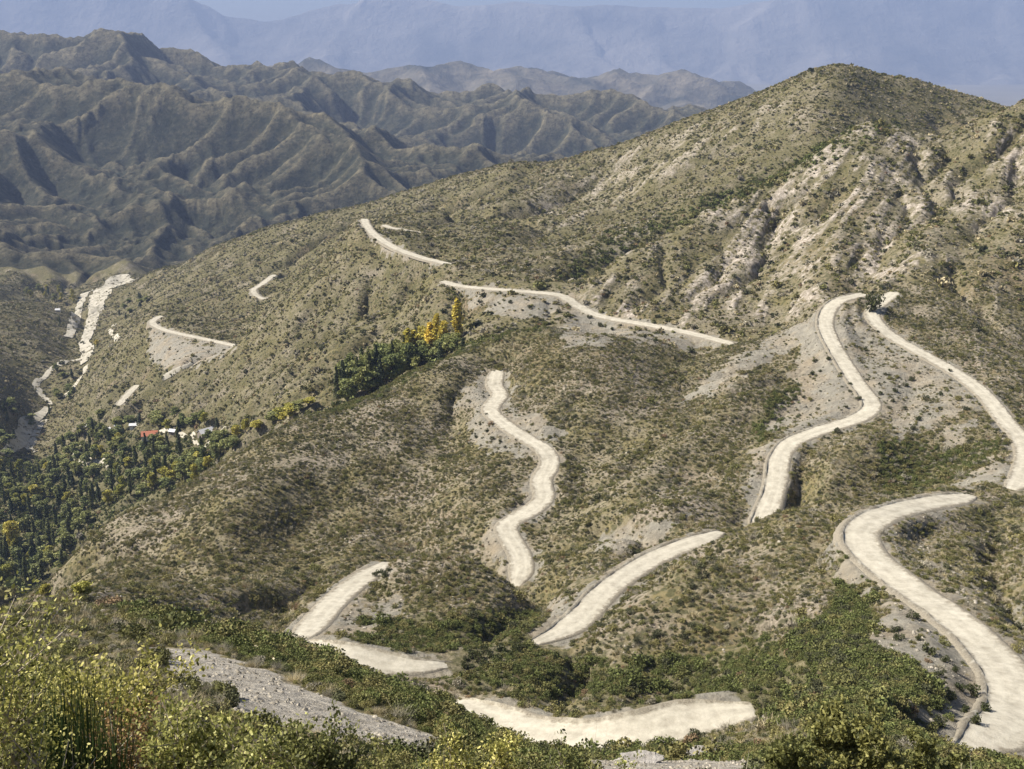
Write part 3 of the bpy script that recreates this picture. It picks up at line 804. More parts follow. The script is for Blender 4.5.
MIDC = hidden_collection('shrub_kinds', [shrub_proto(330, 0.085) for _ in range(6)]+[shrub_proto(110, 0.07, tuft=True) for _ in range(3)])
FARC = hidden_collection('far_shrub_kinds', [shrub_proto(60, 0.22) for _ in range(5)])
def stone_mesh(sub=1):
    import bmesh
    bm = bmesh.new(); bmesh.ops.create_icosphere(bm, subdivisions=sub, radius=0.5)
    f = RNG.uniform(0.6, 1.1, 3)
    for v in bm.verts: v.co = Vector((v.co.x*f[0], v.co.y*f[1], v.co.z*f[2]*.8))*RNG.uniform(.8, 1.15)
    me = bpy.data.meshes.new('stone'); bm.to_mesh(me); bm.free(); me.materials.append(M_STONE); return me
m = NT('stone', 0.9, 0.1)
m.col(m.mix(1.0, m.ramp(m.noise(3, 5), [(0.3, (0.75, 0.75, 0.75)), (0.7, (1.25, 1.22, 1.15))]), m.at('tint', 'INSTANCER', 'Color'), 'MULTIPLY')); M_STONE = m.m
STONEC = hidden_collection('stone_kinds', [stone_mesh(1) for _ in range(5)])

def scatter(name, P, scale, tint, kinds, coll, tilt=0.2):
    me = bpy.data.meshes.new(name); n = len(P)
    me.vertices.add(n); me.vertices.foreach_set('co', P.astype(np.float32).ravel())
    attr(me, 'sc', scale, 'FLOAT'); attr(me, 'kind_ix', kinds, 'INT')
    attr(me, 'tint', np.concatenate([tint, np.ones((n, 1))], 1), 'FLOAT_COLOR')
    attr(me, 'rz', RNG.uniform(0, 6.28, n), 'FLOAT')
    o = link(bpy.data.objects.new(name, me))
    ng = bpy.data.node_groups.new(name+'_nodes', 'GeometryNodeTree')
    ng.interface.new_socket('Geometry', in_out='INPUT', socket_type='NodeSocketGeometry')
    ng.interface.new_socket('Geometry', in_out='OUTPUT', socket_type='NodeSocketGeometry')
    N = ng.nodes; K = ng.links.new
    gi = N.new('NodeGroupInput'); go = N.new('NodeGroupOutput'); ip = N.new('GeometryNodeInstanceOnPoints')
    ci = N.new('GeometryNodeCollectionInfo'); ci.inputs['Collection'].default_value = coll
    ci.inputs['Separate Children'].default_value = True; ci.inputs['Reset Children'].default_value = True
    def na(nm, t):
        x = N.new('GeometryNodeInputNamedAttribute'); x.data_type = t; x.inputs['Name'].default_value = nm; return x.outputs['Attribute']
    K(gi.outputs[0], ip.inputs['Points']); K(ci.outputs[0], ip.inputs['Instance'])
    ip.inputs['Pick Instance'].default_value = True
    K(na('kind_ix', 'INT'), ip.inputs['Instance Index'])
    cx = N.new('ShaderNodeCombineXYZ'); K(na('rz', 'FLOAT'), cx.inputs[2]); K(cx.outputs[0], ip.inputs['Rotation'])
    K(na('sc', 'FLOAT'), ip.inputs['Scale']); K(ip.outputs[0], go.inputs[0])
    md = o.modifiers.new('scatter', 'NODES'); md.node_group = ng
    return tag(o, kind='stuff')

def sample(n, y0, y1):
    Y = np.sqrt(RNG.uniform(y0*y0, y1*y1, n)); u = RNG.uniform(-0.62, 0.62, n); X = u*Y
    Z = tz(X, Y)
    vis = Z/Y > tsample(TMAX, X, Y)-0.035
    X, Y, Z = X[vis], Y[vis], Z[vis]
    rr = tsample(INFO['rr'], X, Y); cv = {k: tsample(INFO['cov'][k], X, Y) for k in ('scree', 'rock', 'green')}
    return X, Y, Z, rr, cv
def plant(n, y0, y1, coll, nbush, ntuft, smul, name, label, cat):
    X, Y, Z, rr, cv = sample(n, y0, y1)
    clump = fbm(X/16, Y/16, 3, 110); zone = fbm(X/75, Y/75, 3, 111)
    dens = 0.58+0.85*clump+0.35*zone
    dens = np.maximum(dens, cv['green']*(0.72+0.9*clump))
    dens = dens*(1-0.90*sstep(0.3, 0.8, cv['scree']+0.5*fbm(X/7, Y/7, 2, 112)))*(1-0.55*cv['rock'])
    keep = (rr > 0.70) & (RNG.uniform(0, 1, len(X)) < dens)
    if y0 < 60: keep &= ~((cv['scree'] > 0.35) & (Y < 150))
    X, Y, Z, clump, zone = X[keep], Y[keep], Z[keep], clump[keep], zone[keep]; g = cv['green'][keep]; sc_ = cv['scree'][keep]
    n = len(X); r = RNG.uniform(0, 1, n)
    t = r+0.25*zone-0.45*g
    straw = np.array([0.40, 0.345, 0.215]); olive = np.array([0.185, 0.168, 0.066]); grey = np.array([0.29, 0.265, 0.20]); green = np.array([0.115, 0.13, 0.042]); dark = np.array([0.085, 0.088, 0.045])
    tint = np.where((t < 0.18)[:, None], dark, np.where((t < 0.42)[:, None], green*0.5+olive*0.5, np.where((t < 0.66)[:, None], olive, np.where((t < 0.82)[:, None], grey, straw))))
    tint = np.where(((g > 0.4) & (r < 0.55))[:, None], green, tint)
    rust = (RNG.uniform(0, 1, n) < 0.01); tint = np.where(rust[:, None], np.array([0.24, 0.17, 0.10]), tint)
    tint = tint*RNG.uniform(0.8, 1.4, (n, 1))
    sc = RNG.lognormal(-0.08, 0.45, n)*smul*(1+0.5*g)*(1+0.5*np.clip(clump, 0, 1))
    kinds = np.where((t > 0.70) & (ntuft > 0), nbush+RNG.integers(0, max(ntuft, 1), n), RNG.integers(0, nbush, n))
    Z = Z-0.08*sc
    print(name, n)
    return tag(scatter(name, np.stack([X, Y, Z], 1), sc, tint, kinds, coll), label, cat)
plant(20000, 20, 125, NEARC, 4, 2, 0.72, 'near_shrub_cover', 'olive and straw coloured low shrubs covering the near slope', 'shrubs')
plant(390000, 125, 620, MIDC, 6, 3, 0.92, 'shrub_cover', 'dense speckle of low olive shrubs covering the hills between the road bends', 'shrubs')
plant(560000, 620, 2400, FARC, 5, 0, 1.95, 'far_shrub_cover', 'fine speckle of dark shrubs on the slopes beyond the road bends', 'shrubs')
# rubble on the bare ground
def rubble(n, y0, y1, smin, smax, name, label, thr=0.5):
    X, Y, Z, rr, cv = sample(n, y0, y1)
    pat = fbm(X/38, Y/38, 3, 121)
    keep = ((cv['scree'] > thr) | ((y0 > 140) & (pat > 0.05) & (cv['green'] < .3) & (RNG.uniform(0, 1, len(X)) < .6))) & (rr > 0.85) & (fbm(X/6, Y/6, 2, 120)+RNG.uniform(-.5, .5, len(X)) > (0.12 if y0 < 140 else 0))
    X, Y, Z = X[keep], Y[keep], Z[keep]; n = len(X)
    s = smin*(smax/smin)**(RNG.uniform(0, 1, n)**2.2)
    tint = np.array([0.30, 0.275, 0.23])*RNG.uniform(0.55, 1.4, (n, 1)); print(name, n)
    tag(scatter(name, np.stack([X, Y, Z], 1), s, tint, RNG.integers(0, 5, n), STONEC), label, 'stones')
rubble(80000, 35, 150, 0.07, 0.6, 'near_rubble', 'grey broken stones on the gravel bank below the near shrubs')
rubble(150000, 150, 700, 0.3, 1.5, 'scree_rubble', 'pale loose stones strewn over the scree and the open scrub slopes', 0.4)
# ------------------------------------------------------------------ single shrubs and trees
def parts(root, items):
    for nm, me in items:
        o = bpy.data.objects.new(nm, me); link(o, root)
def tree_meshes(kind):
    """returns (trunk mesh, crown mesh); crown height 1 = whole tree 1 unit high, scaled per tree"""
    cols = {'willow': ((0.12, 0.14, 0.05), (0.34, 0.36, 0.14)), 'pine': ((0.04, 0.053, 0.028), (0.13, 0.155, 0.075)),
            'poplar': ((0.08, 0.095, 0.04), (0.22, 0.24, 0.095)), 'gold': ((0.34, 0.27, 0.045), (0.86, 0.74, 0.18)), 'gold_round': ((0.30, 0.25, 0.045), (0.86, 0.76, 0.20)), 'lime': ((0.20, 0.20, 0.04), (0.52, 0.48, 0.11))}
    a, b = cols[kind]
    if kind+'_leaf' not in bpy.data.materials: leaf_mat(kind+'_leaf', a, b, 0.25 if kind != 'pine' else 0.08)
    mat = bpy.data.materials[kind+'_leaf']
    h = 10.0; T = []
    lean = RNG.uniform(-.3, .3, 2)
    top = np.array([lean[0], lean[1], h*0.8])
    T += list(tube((0, 0, -0.6), top*0.45, 0.28, 0.18, 7)); T += list(tube(top*0.45, top, 0.18, 0.04, 6))
    C = []; S = []
    def blob(c, r, n, s):
        v = rand_unit(n)*(RNG.uniform(0.55, 1.05, (n, 1)))*r; C.append(c+v); S.append(RNG.uniform(.7, 1.4, n)*s)
    if kind in ('willow', 'lime', 'gold_round'):
        for _ in range(13):
            ang = RNG.uniform(0, 6.28); rr_ = RNG.uniform(0.4, 2.9); z = RNG.uniform(3.2, 8.8)
            rr_ *= 1-abs(z-5.5)/6; c = np.array([math.cos(ang)*rr_, math.sin(ang)*rr_, z]); T += list(tube((0, 0, z*0.5), c, 0.1, 0.03, 4))
            blob(c, np.array([1.25, 1.25, 1.05])*RNG.uniform(.75, 1.25), 75, 0.42)
    elif kind in ('poplar', 'gold'):
        for k in range(12):
            z = 1.6+k*0.72; w = 0.95*math.sin(math.pi*min(1, (k+2.2)/14.2))**0.7
            c = np.array([RNG.uniform(-.3, .3), RNG.uniform(-.3, .3), z]); T += list(tube((0, 0, z-0.6), c, 0.06, 0.02, 4))
            blob(c, np.array([w, w, 1.0]), 62, 0.36)
    else:
        for k in range(13):
            z = 1.3+k*0.67; w = 2.1*(1-k/14.5)
            for q in range(4):
                an = RNG.uniform(0, 6.28); c = np.array([math.cos(an)*w*0.6, math.sin(an)*w*0.6, z-0.15]); T += list(tube((0, 0, z), c, 0.05, 0.02, 4))
                blob(c, np.array([w*.5+.15, w*.5+.15, 0.38]), 18, 0.36)
    C = np.concatenate(C); S = np.concatenate(S)
    return quads_mesh('trunk', np.array(T), 4, [M_BARK]), quads_mesh('crown', cards(C, S*1.5, 1.3), 4, [mat])
KINDS = {k: [tree_meshes(k) for _ in range(4 if k != 'gold' else 3)] for k in ('willow', 'pine', 'poplar', 'gold', 'gold_round', 'lime')}
NAME = {'willow': 'willow_tree', 'pine': 'conifer_tree', 'poplar': 'poplar_tree', 'gold': 'golden_poplar_tree', 'gold_round': 'yellow_tree', 'lime': 'yellow_green_tree'}
def tree(kind, p, h, w, label, group=None):
    tr, cr = KINDS[kind][RNG.integers(len(KINDS[kind]))]
    o = bpy.data.objects.new(NAME[kind], None); link(o); o.location = p
    o.scale = (w/ {'willow': 6.5, 'lime': 6.5, 'gold_round': 6.5, 'pine': 4.6, 'poplar': 2.4, 'gold': 2.4}[kind],)*2+(h/10.2,)
    o.rotation_euler = (0, 0, RNG.uniform(0, 6.28)); o.empty_display_size = 0.5
    parts(o, [('trunk', tr), ('crown', cr)])
    return tag(o, label, 'tree', group)

# main valley wood, by zones: (polygon, distance floor, count, mix, group, label text)
def inpoly(x, y, poly):
    c = False
    for i in range(len(poly)):
        a = poly[i]; b = poly[(i+1) % len(poly)]
        if (a[1] > y) != (b[1] > y) and x < (b[0]-a[0])*(y-a[1])/(b[1]-a[1])+a[0]: c = not c
    return c
CNAME = {'willow': 'rounded green willow', 'pine': 'dark narrow conifer', 'poplar': 'slender green poplar', 'gold': 'golden yellow poplar', 'lime': 'yellowish green round tree'}
PLACED = []
TN = {}
def wood(poly, ymin, n, mix, where, group, hs=(10, 17), mind=6.5):
    xs = [p[0] for p in poly]; ys = [p[1] for p in poly]; k = 0; tries = 0
    kinds = list(mix); w = np.array([mix[q] for q in kinds], float); w /= w.sum()
    pend = []
    while k < n and tries < n*40:
        tries += 1
        x = RNG.uniform(min(xs), max(xs)); y = RNG.uniform(min(ys), max(ys))
        if not inpoly(x, y, poly): continue
        p = hit(x, y, ymin)
        if any((p.x-q.x)**2+(p.y-q.y)**2 < mind**2 for q in PLACED): continue
        PLACED.append(p); kd = kinds[RNG.choice(len(kinds), p=w)]
        h = RNG.uniform(*hs)*1.4; wd = {'willow': RNG.uniform(10, 17), 'lime': RNG.uniform(9, 13), 'pine': RNG.uniform(5, 8), 'poplar': RNG.uniform(4, 6.5), 'gold': RNG.uniform(4, 6)}[kd]
        if kd in ('willow', 'lime'): h *= 0.78
        tree(kd, p, h, wd, CNAME[kd]+' '+where, CNAME[kd].split()[-1]+' trees '+group); k += 1
# trees whose base py is inside the polygon
wood([(-6,470),(60,468),(75,485),(95,500),(112,505),(70,545),(62,575),(-6,590)], 740, 130, {'willow': 6, 'pine': 2.2, 'poplar': 4, 'lime': 1.2}, 'in the dense wood at the bottom of the valley', 'of the dense valley wood', (11, 18), 5.8)
wood([(60,440),(115,425),(130,455),(128,470),(85,480),(50,472)], 900, 52, {'willow': 8, 'pine': 1.2, 'poplar': 1.3, 'lime': 1.2}, 'between the valley track and the village houses', 'around the village')
wood([(128,462),(160,440),(205,455),(222,462),(190,492),(150,500),(108,506),(100,488)], 800, 48, {'willow': 6, 'pine': 1.2, 'lime': 2, 'poplar': 1}, 'on the slope below the red roofed house', 'below the red roofed house')
wood([(205,440),(260,428),(262,438),(215,462)], 720, 12, {'willow': 4, 'lime': 1}, 'along the stream between the white roofed shed and the poplar grove', 'along the stream', (8, 12))
wood([(262,425),(300,408),(318,404),(280,426)], 660, 9, {'lime': 3, 'willow': 1}, 'at the lower mouth of the poplar grove', 'at the grove mouth', (6, 9), 5)
wood([(330,400),(345,382),(400,358),(415,372),(385,388),(350,404)], 650, 50, {'pine': 2, 'poplar': 2.5, 'willow': 9}, 'in the lower half of the grove across the gully', 'of the lower gully grove', (14, 20), 3.4)
wood([(400,362),(440,345),(462,350),(415,374)], 650, 20, {'willow': 6, 'pine': 1}, 'beneath the golden poplars of the gully grove', 'beneath the golden poplars', (8, 12), 4.5)
wood([(20,292),(60,290),(78,300),(72,305),(30,300)], 1700, 14, {'lime': 4, 'willow': 2, 'poplar': 1}, 'in the row beside the far river flat', 'beside the far river flat', (13, 20), 9)
wood([(56,370),(80,380),(70,405),(52,400)], 1250, 9, {'willow': 4, 'pine': 1}, 'between the two valley tracks', 'between the two valley tracks', (8, 13))
wood([(0,400),(40,420),(20,440),(0,470)], 1100, 12, {'willow': 3, 'pine': 2}, 'on the left valley side beside the river bed', 'left of the river bed', (7, 12))
wood([(120,295),(150,300),(140,318),(112,322)], 1500, 10, {'pine': 2, 'willow': 2}, 'on the bank right of the far river flat', 'right of the far river flat', (6, 9), 8)
wood([(88,424),(100,418),(205,416),(235,424),(225,434),(195,430),(165,436),(140,434),(120,430),(95,432)], 850, 16, {'willow': 6, 'pine': 1, 'lime': 1}, 'standing among the village houses', 'among the village houses', (8, 12), 8)
wood([(-6,250),(0,250),(0,251)], 900, 0, {'pine': 1}, '', '')
G = [((458,340),19,4.5,'tallest golden poplar, at the upper right tip of the gully grove'), ((408,362),16,5,'leftmost golden poplar of the gully grove'), ((415,357),13,5,'orange yellow poplar second from the left in the gully grove'),
     ((423,356),15,5.5,'broad golden poplar in the middle of the gully grove'), ((431,352),14,5,'golden poplar right of the middle of the gully grove'), ((437,350),17,4,'bright yellow poplar third from the upper right of the gully grove'),
     ((444,349),15,4.5,'golden poplar second from the upper right of the gully grove')]
for i_, (q, h, w, lb) in enumerate(G): tree('gold_round' if i_ in (3, 6) else 'gold', hit(*q, 650), h*1.5, w*(2.6 if i_ in (3, 6) else 2.0), lb, 'golden poplars of the gully grove')
for (q, ym, kd, h, w, lb) in [((166,482),800,'lime',14,17,'large yellowing tree above the stony stream, lower of two'), ((200,464),800,'gold_round',12,13,'golden tree above the stony stream at the wood edge'), ((178,478),800,'gold_round',12,12,'golden tree between the two yellowing trees of the wood'),
    ((13,550),760,'gold_round',30,22,'big bright yellow tree at the left edge of the dense wood'), ((35,500),880,'lime',18,17,'yellow green round tree rising from the middle of the dense wood'), ((46,597),230,'lime',6,6,'low yellow green tree at the foot of the dense wood'), ((84,598),230,'lime',5,6.5,'low yellow green bush tree at the right foot of the dense wood'),
    ((182,428),900,'willow',9,9,'round dark green tree between the red and white roofs'), ((50,415),1150,'poplar',15,4,'lone dark poplar standing on the river bed fork'), ((74,452),1100,'pine',13,5,'dark narrow conifer beside the bend of the village track'),
    ((60,325),1700,'poplar',16,4,'lone slim poplar on the left bank of the far river'), ((463,352),650,'pine',9,5,'dark conifer at the upper right end of the gully grove'), ((97,345),1500,'gold_round',9,8,'yellow bush tree beside the narrow of the far river')]:
    tree(kd, hit(*q, ym), h, w, lb)

# single shrubs on the bare slopes beside the roads
def shrub_thing_meshes(n, size, stretch=1.2):
    T = []; C = []
    lob = []
    for _ in range(9):
        a = RNG.uniform(0, 6.28); r = RNG.uniform(0.1, 0.55); c = np.array([math.cos(a)*r, math.sin(a)*r, RNG.uniform(0.25, 0.75)])
        T += list(tube((0, 0, -0.1), c, 0.035, 0.012, 4)); v = rand_unit(n//9)*RNG.uniform(.55, 1.05, (n//9, 1))*np.array([.34, .34, .27]); C.append(c+v)
    C = np.concatenate(C); C = C[C[:, 2] > 0]
    return quads_mesh('stems', np.array(T), 4, [M_BARK]), quads_mesh('foliage', cards(C, RNG.uniform(.7, 1.3, len(C))*size, stretch), 4, [M_DK])
M_DK = leaf_mat('dark_shrub_leaf', (0.03, 0.038, 0.016), (0.095, 0.105, 0.04), 0.1)
SHT = [shrub_thing_meshes(420, 0.13) for _ in range(4)]
def shrub(p, r, h, label, group=None):
    st, fo = SHT[RNG.integers(4)]
    o = bpy.data.objects.new('shrub', None); link(o); o.location = p; o.scale = (r, r, h); o.rotation_euler = (0, 0, RNG.uniform(0, 6))
    parts(o, [('stems', st), ('foliage', fo)]); return tag(o, label, 'shrub', group)
SHR = [
 ('dark green shrub on the grey scree above the sharp bend', 'shrubs on the grey scree slope', 1.9, [(785,395),(795,400),(803,398),(776,408),(812,375),(820,372),(850,385),(858,400),(840,375),(846,408),(815,362),(828,360)]),
 ('dark shrub among pale cuts between the two upper roads', 'shrubs between the two upper roads', 2.0, [(885,375),(895,392),(905,386),(912,380),(925,400),(940,395),(905,410),(918,420),(893,402),(880,395),(950,372),(865,350),(940,410)]),
 ('dark green shrub on the bank below the wide road bend', 'shrubs below the wide road bend', 1.7, [(893,632),(900,640),(912,618),(918,640),(930,655),(945,662),(938,676),(960,690),(955,672),(972,695),(985,712),(965,712),(950,700),(925,690),(975,725),(940,725)]),
 ('small dark shrub on the scree left of the winding road', 'shrubs left of the winding road', 1.6, [(480,425),(487,432),(476,438),(500,442),(486,415),(492,440),(505,448)]),
 ('rounded green shrub at the edge of the road by the small hill', 'shrubs at the edge of the lower road', 1.9, [(500,652),(508,655),(490,657),(478,660),(515,652),(470,668),(520,655),(468,660),(472,655),(464,668),(484,652),(522,648),(516,646),(497,662),(484,668),(380,574),(385,577),(389,571),(376,577)]),
 ('dark shrub on the scree beneath the long traverse road', 'shrubs beneath the long traverse road', 2.3, [(590,318),(600,325),(612,330),(620,326),(635,334),(645,338),(655,342),(480,303),(495,306),(510,303),(530,308),(545,303)]),
]
for lb, gp, s, spots in SHR:
    for q in spots:
        k = RNG.uniform(.7, 1.25); shrub(hit(*q, 130), s*k, s*k*RNG.uniform(.8, 1.2), lb, gp)
t_ = hit(875, 311, 400); shrub(t_, 7.0, 11.0, 'lone large dark bushy tree at the hairpin where two upper roads nearly meet')['category'] = 'tree'

# ------------------------------------------------------------------ village houses
def mat_plain(name, c, c2, sc=2.0):
    m = NT(name, 0.8, 0.2); m.col(m.ramp(m.noise(sc, 4), [(0.3, c), (0.7, c2)])); return m.m
M_WALL = mat_plain('whitewash', (0.55, 0.53, 0.48), (0.72, 0.70, 0.66)); M_RED = mat_plain('red_roof', (0.42, 0.14, 0.08), (0.56, 0.24, 0.15))
M_ZINC = mat_plain('pale_sheet_roof', (0.62, 0.62, 0.62), (0.8, 0.8, 0.8)); M_DOOR = mat_plain('brown_wood', (0.10, 0.06, 0.035), (0.18, 0.11, 0.06)); M_GLASS = mat_plain('dark_glass', (0.02, 0.025, 0.03), (0.04, 0.05, 0.06)); M_STW = mat_plain('stone_wall', (0.2, 0.17, 0.14), (0.36, 0.31, 0.26))
def box(x0, x1, y0, y1, z0, z1):
    v = np.array([[x0,y0,z0],[x1,y0,z0],[x1,y1,z0],[x0,y1,z0],[x0,y0,z1],[x1,y0,z1],[x1,y1,z1],[x0,y1,z1]], float)
    return v[[[0,3,2,1],[4,5,6,7],[0,1,5,4],[1,2,6,5],[2,3,7,6],[3,0,4,7]]]
def house(p, rot, w, d, h, rh, roofmat, wallmat, label):
    o = bpy.data.objects.new('house', None); link(o); o.location = p; o.rotation_euler = (0, 0, rot)
    walls = list(box(-w/2, w/2, -d/2, d/2, -2.5, h))
    g = [np.array([[sx*w/2, -d/2, h], [sx*w/2, d/2, h], [sx*w/2, 0, h+rh*0.96], [sx*w/2, 0, h+rh*0.96]]) for sx in (-1, 1)]
    parts(o, [('wall', quads_mesh('wall', np.array(walls+g), 4, [wallmat]))])
    e = 0.6; t = 0.18; R = []
    for s in (-1, 1):
        a = np.array([[-w/2-e, s*(d/2+e), h-rh*e/(d/2)+.02], [w/2+e, s*(d/2+e), h-rh*e/(d/2)+.02], [w/2+e, 0, h+rh+.02], [-w/2-e, 0, h+rh+.02]]); b = a+[0, 0, t]
        R += [a, b]+[np.array([a[i], a[(i+1) % 4], b[(i+1) % 4], b[i]]) for i in range(4)]
    parts(o, [('roof', quads_mesh('roof', np.array(R), 4, [roofmat]))])
    def sub(par, nm, me): q = bpy.data.objects.new(nm, me); return link(q, par)
    dr = sub(o, 'door', quads_mesh('door', box(-.5, .5, -d/2-.06, -d/2+.05, 0, 2.1), 4, [M_DOOR]))
    sub(dr, 'handle', quads_mesh('handle', box(.3, .42, -d/2-.12, -d/2-.07, 1, 1.06), 4, [M_ZINC]))
    for x in (-w*.32, w*.3):
        wn = sub(o, 'window', quads_mesh('window', box(x-.7, x+.7, -d/2-.05, -d/2+.05, 1, 2.2), 4, [M_GLASS]))
        sub(wn, 'frame', quads_mesh('frame', np.concatenate([box(x-.8, x+.8, -d/2-.09, -d/2-.002, .9, 1), box(x-.8, x+.8, -d/2-.09, -d/2-.002, 2.2, 2.3), box(x-.8, x-.7, -d/2-.09, -d/2-.002, 1.002, 2.198), box(x+.7, x+.8, -d/2-.09, -d/2-.002, 1.002, 2.198)]), 4, [M_DOOR]))
    rf = [c for c in o.children if c.name.startswith('roof')][0] if o.children else o
    sub(rf, 'chimney', quads_mesh('chimney', box(w*.2, w*.2+.7, .8, 1.5, h, h+rh+1.0), 4, [wallmat]))
    return tag(o, label, 'house')
house(hit(150, 437, 900), 0.25, 15, 9, 3, 3.4, M_RED, M_WALL, 'house with a red tiled roof standing above the valley trees')
house(hit(208, 434, 850), 0.8, 17, 8, 3.2, 2.8, M_ZINC, M_STW, 'long shed with a pale sheet roof on the slope right of the red roof')
house(hit(173, 433, 850), -0.3, 6, 5, 2.4, 1.6, M_ZINC, M_STW, 'small grey roofed hut between the red roof and the pale shed')
house(hit(118, 427, 900), 0.4, 7, 5, 2.6, 1.6, M_ZINC, M_WALL, 'small white house half hidden by trees, nearer the red roof')
house(hit(108, 431, 900), -0.2, 7, 5, 2.6, 1.6, M_ZINC, M_WALL, 'white house among dark trees, second from the left of the village')
house(hit(134, 427, 900), 0.1, 8, 5, 2.6, 1.5, M_ZINC, M_WALL, 'white walled house directly left of the red roof')
house(hit(84, 429, 950), 0.3, 6, 6, 4, 1.5, M_ZINC, M_WALL, 'tall white house deepest in the trees, leftmost of the village')
house(hit(58, 312, 1500), 0.2, 8, 6, 4.5, 2, M_ZINC, M_WALL, 'white house under the trees beside the far river flat')

# ------------------------------------------------------------------ foreground plants
def three(mat, c0, c1, c2):
    e = [n for n in mat.node_tree.nodes if n.type == 'VALTORGB'][0].color_ramp.elements
    e[0].color = (*c0, 1); e[1].color = (*c2, 1); k = e.new(0.55); k.color = (*c1, 1); return mat
M_YL = three(leaf_mat('pale_leaf', (0.11, 0.12, 0.04), (0.72, 0.70, 0.34), 0.38, rough=0.45), (0.06, 0.065, 0.02), (0.36, 0.36, 0.10), (0.90, 0.84, 0.36))
M_BN = leaf_mat('brown_leaf', (0.09, 0.055, 0.025), (0.34, 0.22, 0.11), 0.25)
M_GL = leaf_mat('green_leaf', (0.07, 0.08, 0.03), (0.34, 0.34, 0.13), 0.35, rough=0.5)
M_BR = leaf_mat('broom_stem', (0.025, 0.045, 0.016), (0.085, 0.12, 0.04), 0.15)
def grow(h, r, nstem, nleaf, leaf, mat, name='foliage'):
    """branching woody shrub: stems from the base, twigs on them, leaves in sprays at the twig tips"""
    T = []; C = []; A = []
    nleaf = int(nleaf*2.2); leaf = leaf*0.44; per = max(3, nleaf//(nstem*9))
    for s in range(nstem):
        an = RNG.uniform(0, 6.28); out = r*math.sqrt(RNG.uniform(0.02, 1)); top = np.array([math.cos(an)*out, math.sin(an)*out, h*RNG.uniform(.62, 1.0)*(1-0.25*out/r)])
        p = np.array([RNG.uniform(-.08, .08), RNG.uniform(-.08, .08), -0.1]); prev = p; K = 5
        for k in range(1, K+1):
            t = k/K; q = p*(1-t)+top*t+np.array([0, 0, 0.12*h*math.sin(math.pi*t)])+RNG.normal(size=3)*0.03*h
            T += list(tube(prev, q, 0.022*(1-t*.8)*h/2, 0.022*(1-t)*h/2+.003, 5))
            if k >= 2:
                for b in range(3 if k < K else 4):
                    d = rand_unit(1)[0]*0.8+np.array([0, 0, .5])+(q-p)/np.linalg.norm(q-p)*.4; d /= np.linalg.norm(d); ln = RNG.uniform(.14, .30)*h*.55
                    e = q+d*ln; T += list(tube(q, e, 0.006, 0.0025, 3))
                    u_ = 1.08-0.9*RNG.uniform(0, 1, per)**1.6; cc = q+(e-q)*u_[:, None]+RNG.normal(size=(per, 3))*0.035*max(1, h*.55)
                    C.append(cc); A.append(np.repeat(d[None], per, 0))
            prev = q
    C = np.concatenate(C); A = np.concatenate(A)
    return quads_mesh('stems', np.array(T), 4, [M_TWIG]), quads_mesh(name, cards(C, RNG.uniform(.6, 1.3, len(C))*leaf, 1.9, A, 0.45, 6), 6, [mat])
def fg_base(px, Y):
    u, _ = ue(px, 760); x = u*Y; return Vector((x, Y, float(tz(x, Y))-0.05))
def fg(px, Y, toppy, wpx, nst, nleaf, leaf, mat, label, name='leafy_bush', cat='bush'):
    b = fg_base(px, Y); _, e = ue(px, toppy); h = max(0.5, e*Y-b.z); r = wpx/F*Y/2*1.05
    st, fo = grow(h, r, nst, nleaf, leaf, mat)
    o = bpy.data.objects.new(name, None); link(o); o.location = b
    parts(o, [('stems', st), ('foliage', fo)]); return tag(o, label, cat)
fg(-8, 5.2, 548, 80, 9, 2600, 0.032, M_YL, 'tall pale leaved bush reaching in from the left edge over the valley', name='tall_bush')
fg(110, 7.6, 640, 120, 13, 3600, 0.045, M_YL, 'tall yellow green bush with the highest leafy top near the left corner')
fg(192, 7.0, 672, 62, 8, 2200, 0.045, M_YL, 'yellow green bush between the tallest bush and the gravel bank')
fg(258, 8.0, 706, 75, 8, 1700, 0.045, M_YL, 'pale yellow leafy bush in front of the gravel bank, left of the twiggy bush')
fg(325, 7.6, 724, 85, 9, 2200, 0.045, M_GL, 'twiggy green bush below the middle of the gravel bank')
fg(395, 8.5, 742, 80, 9, 1800, 0.045, M_GL, 'low green bush at the bottom edge below the end of the gravel bank')
fg(452, 10, 722, 42, 6, 1100, 0.05, M_YL, 'slim yellow green bush rising beside the end of the gravel bank')
fg(500, 10, 737, 40, 6, 1000, 0.05, M_YL, 'small pale bush at the bottom edge below the lower road end')
fg(545, 10, 738, 55, 7, 1200, 0.05, M_GL, 'bushy green plant at the bottom edge left of the flat rocks')
fg(612, 11, 752, 40, 5, 700, 0.05, M_YL, 'short yellowish plant at the bottom edge among the flat rocks')
fg(150, 12, 700, 90, 12, 2000, 0.07, M_GL, 'dull green bush behind the two yellow green bushes', name='bush')
fg(58, 12, 655, 110, 13, 2600, 0.07, M_GL, 'dull green bush behind the broom in the left corner', name='bush')
fg(855, 22, 716, 105, 15, 4200, 0.13, M_GL, 'large bright green bush at the bottom right below the wide road', name='bush')
fg(800, 20, 742, 70, 9, 1800, 0.12, M_GL, 'low green bush left of the large bright green bush', name='bush')
fg(925, 22, 745, 80, 9, 2000, 0.12, M_GL, 'low green bush right of the large bright green bush', name='bush')
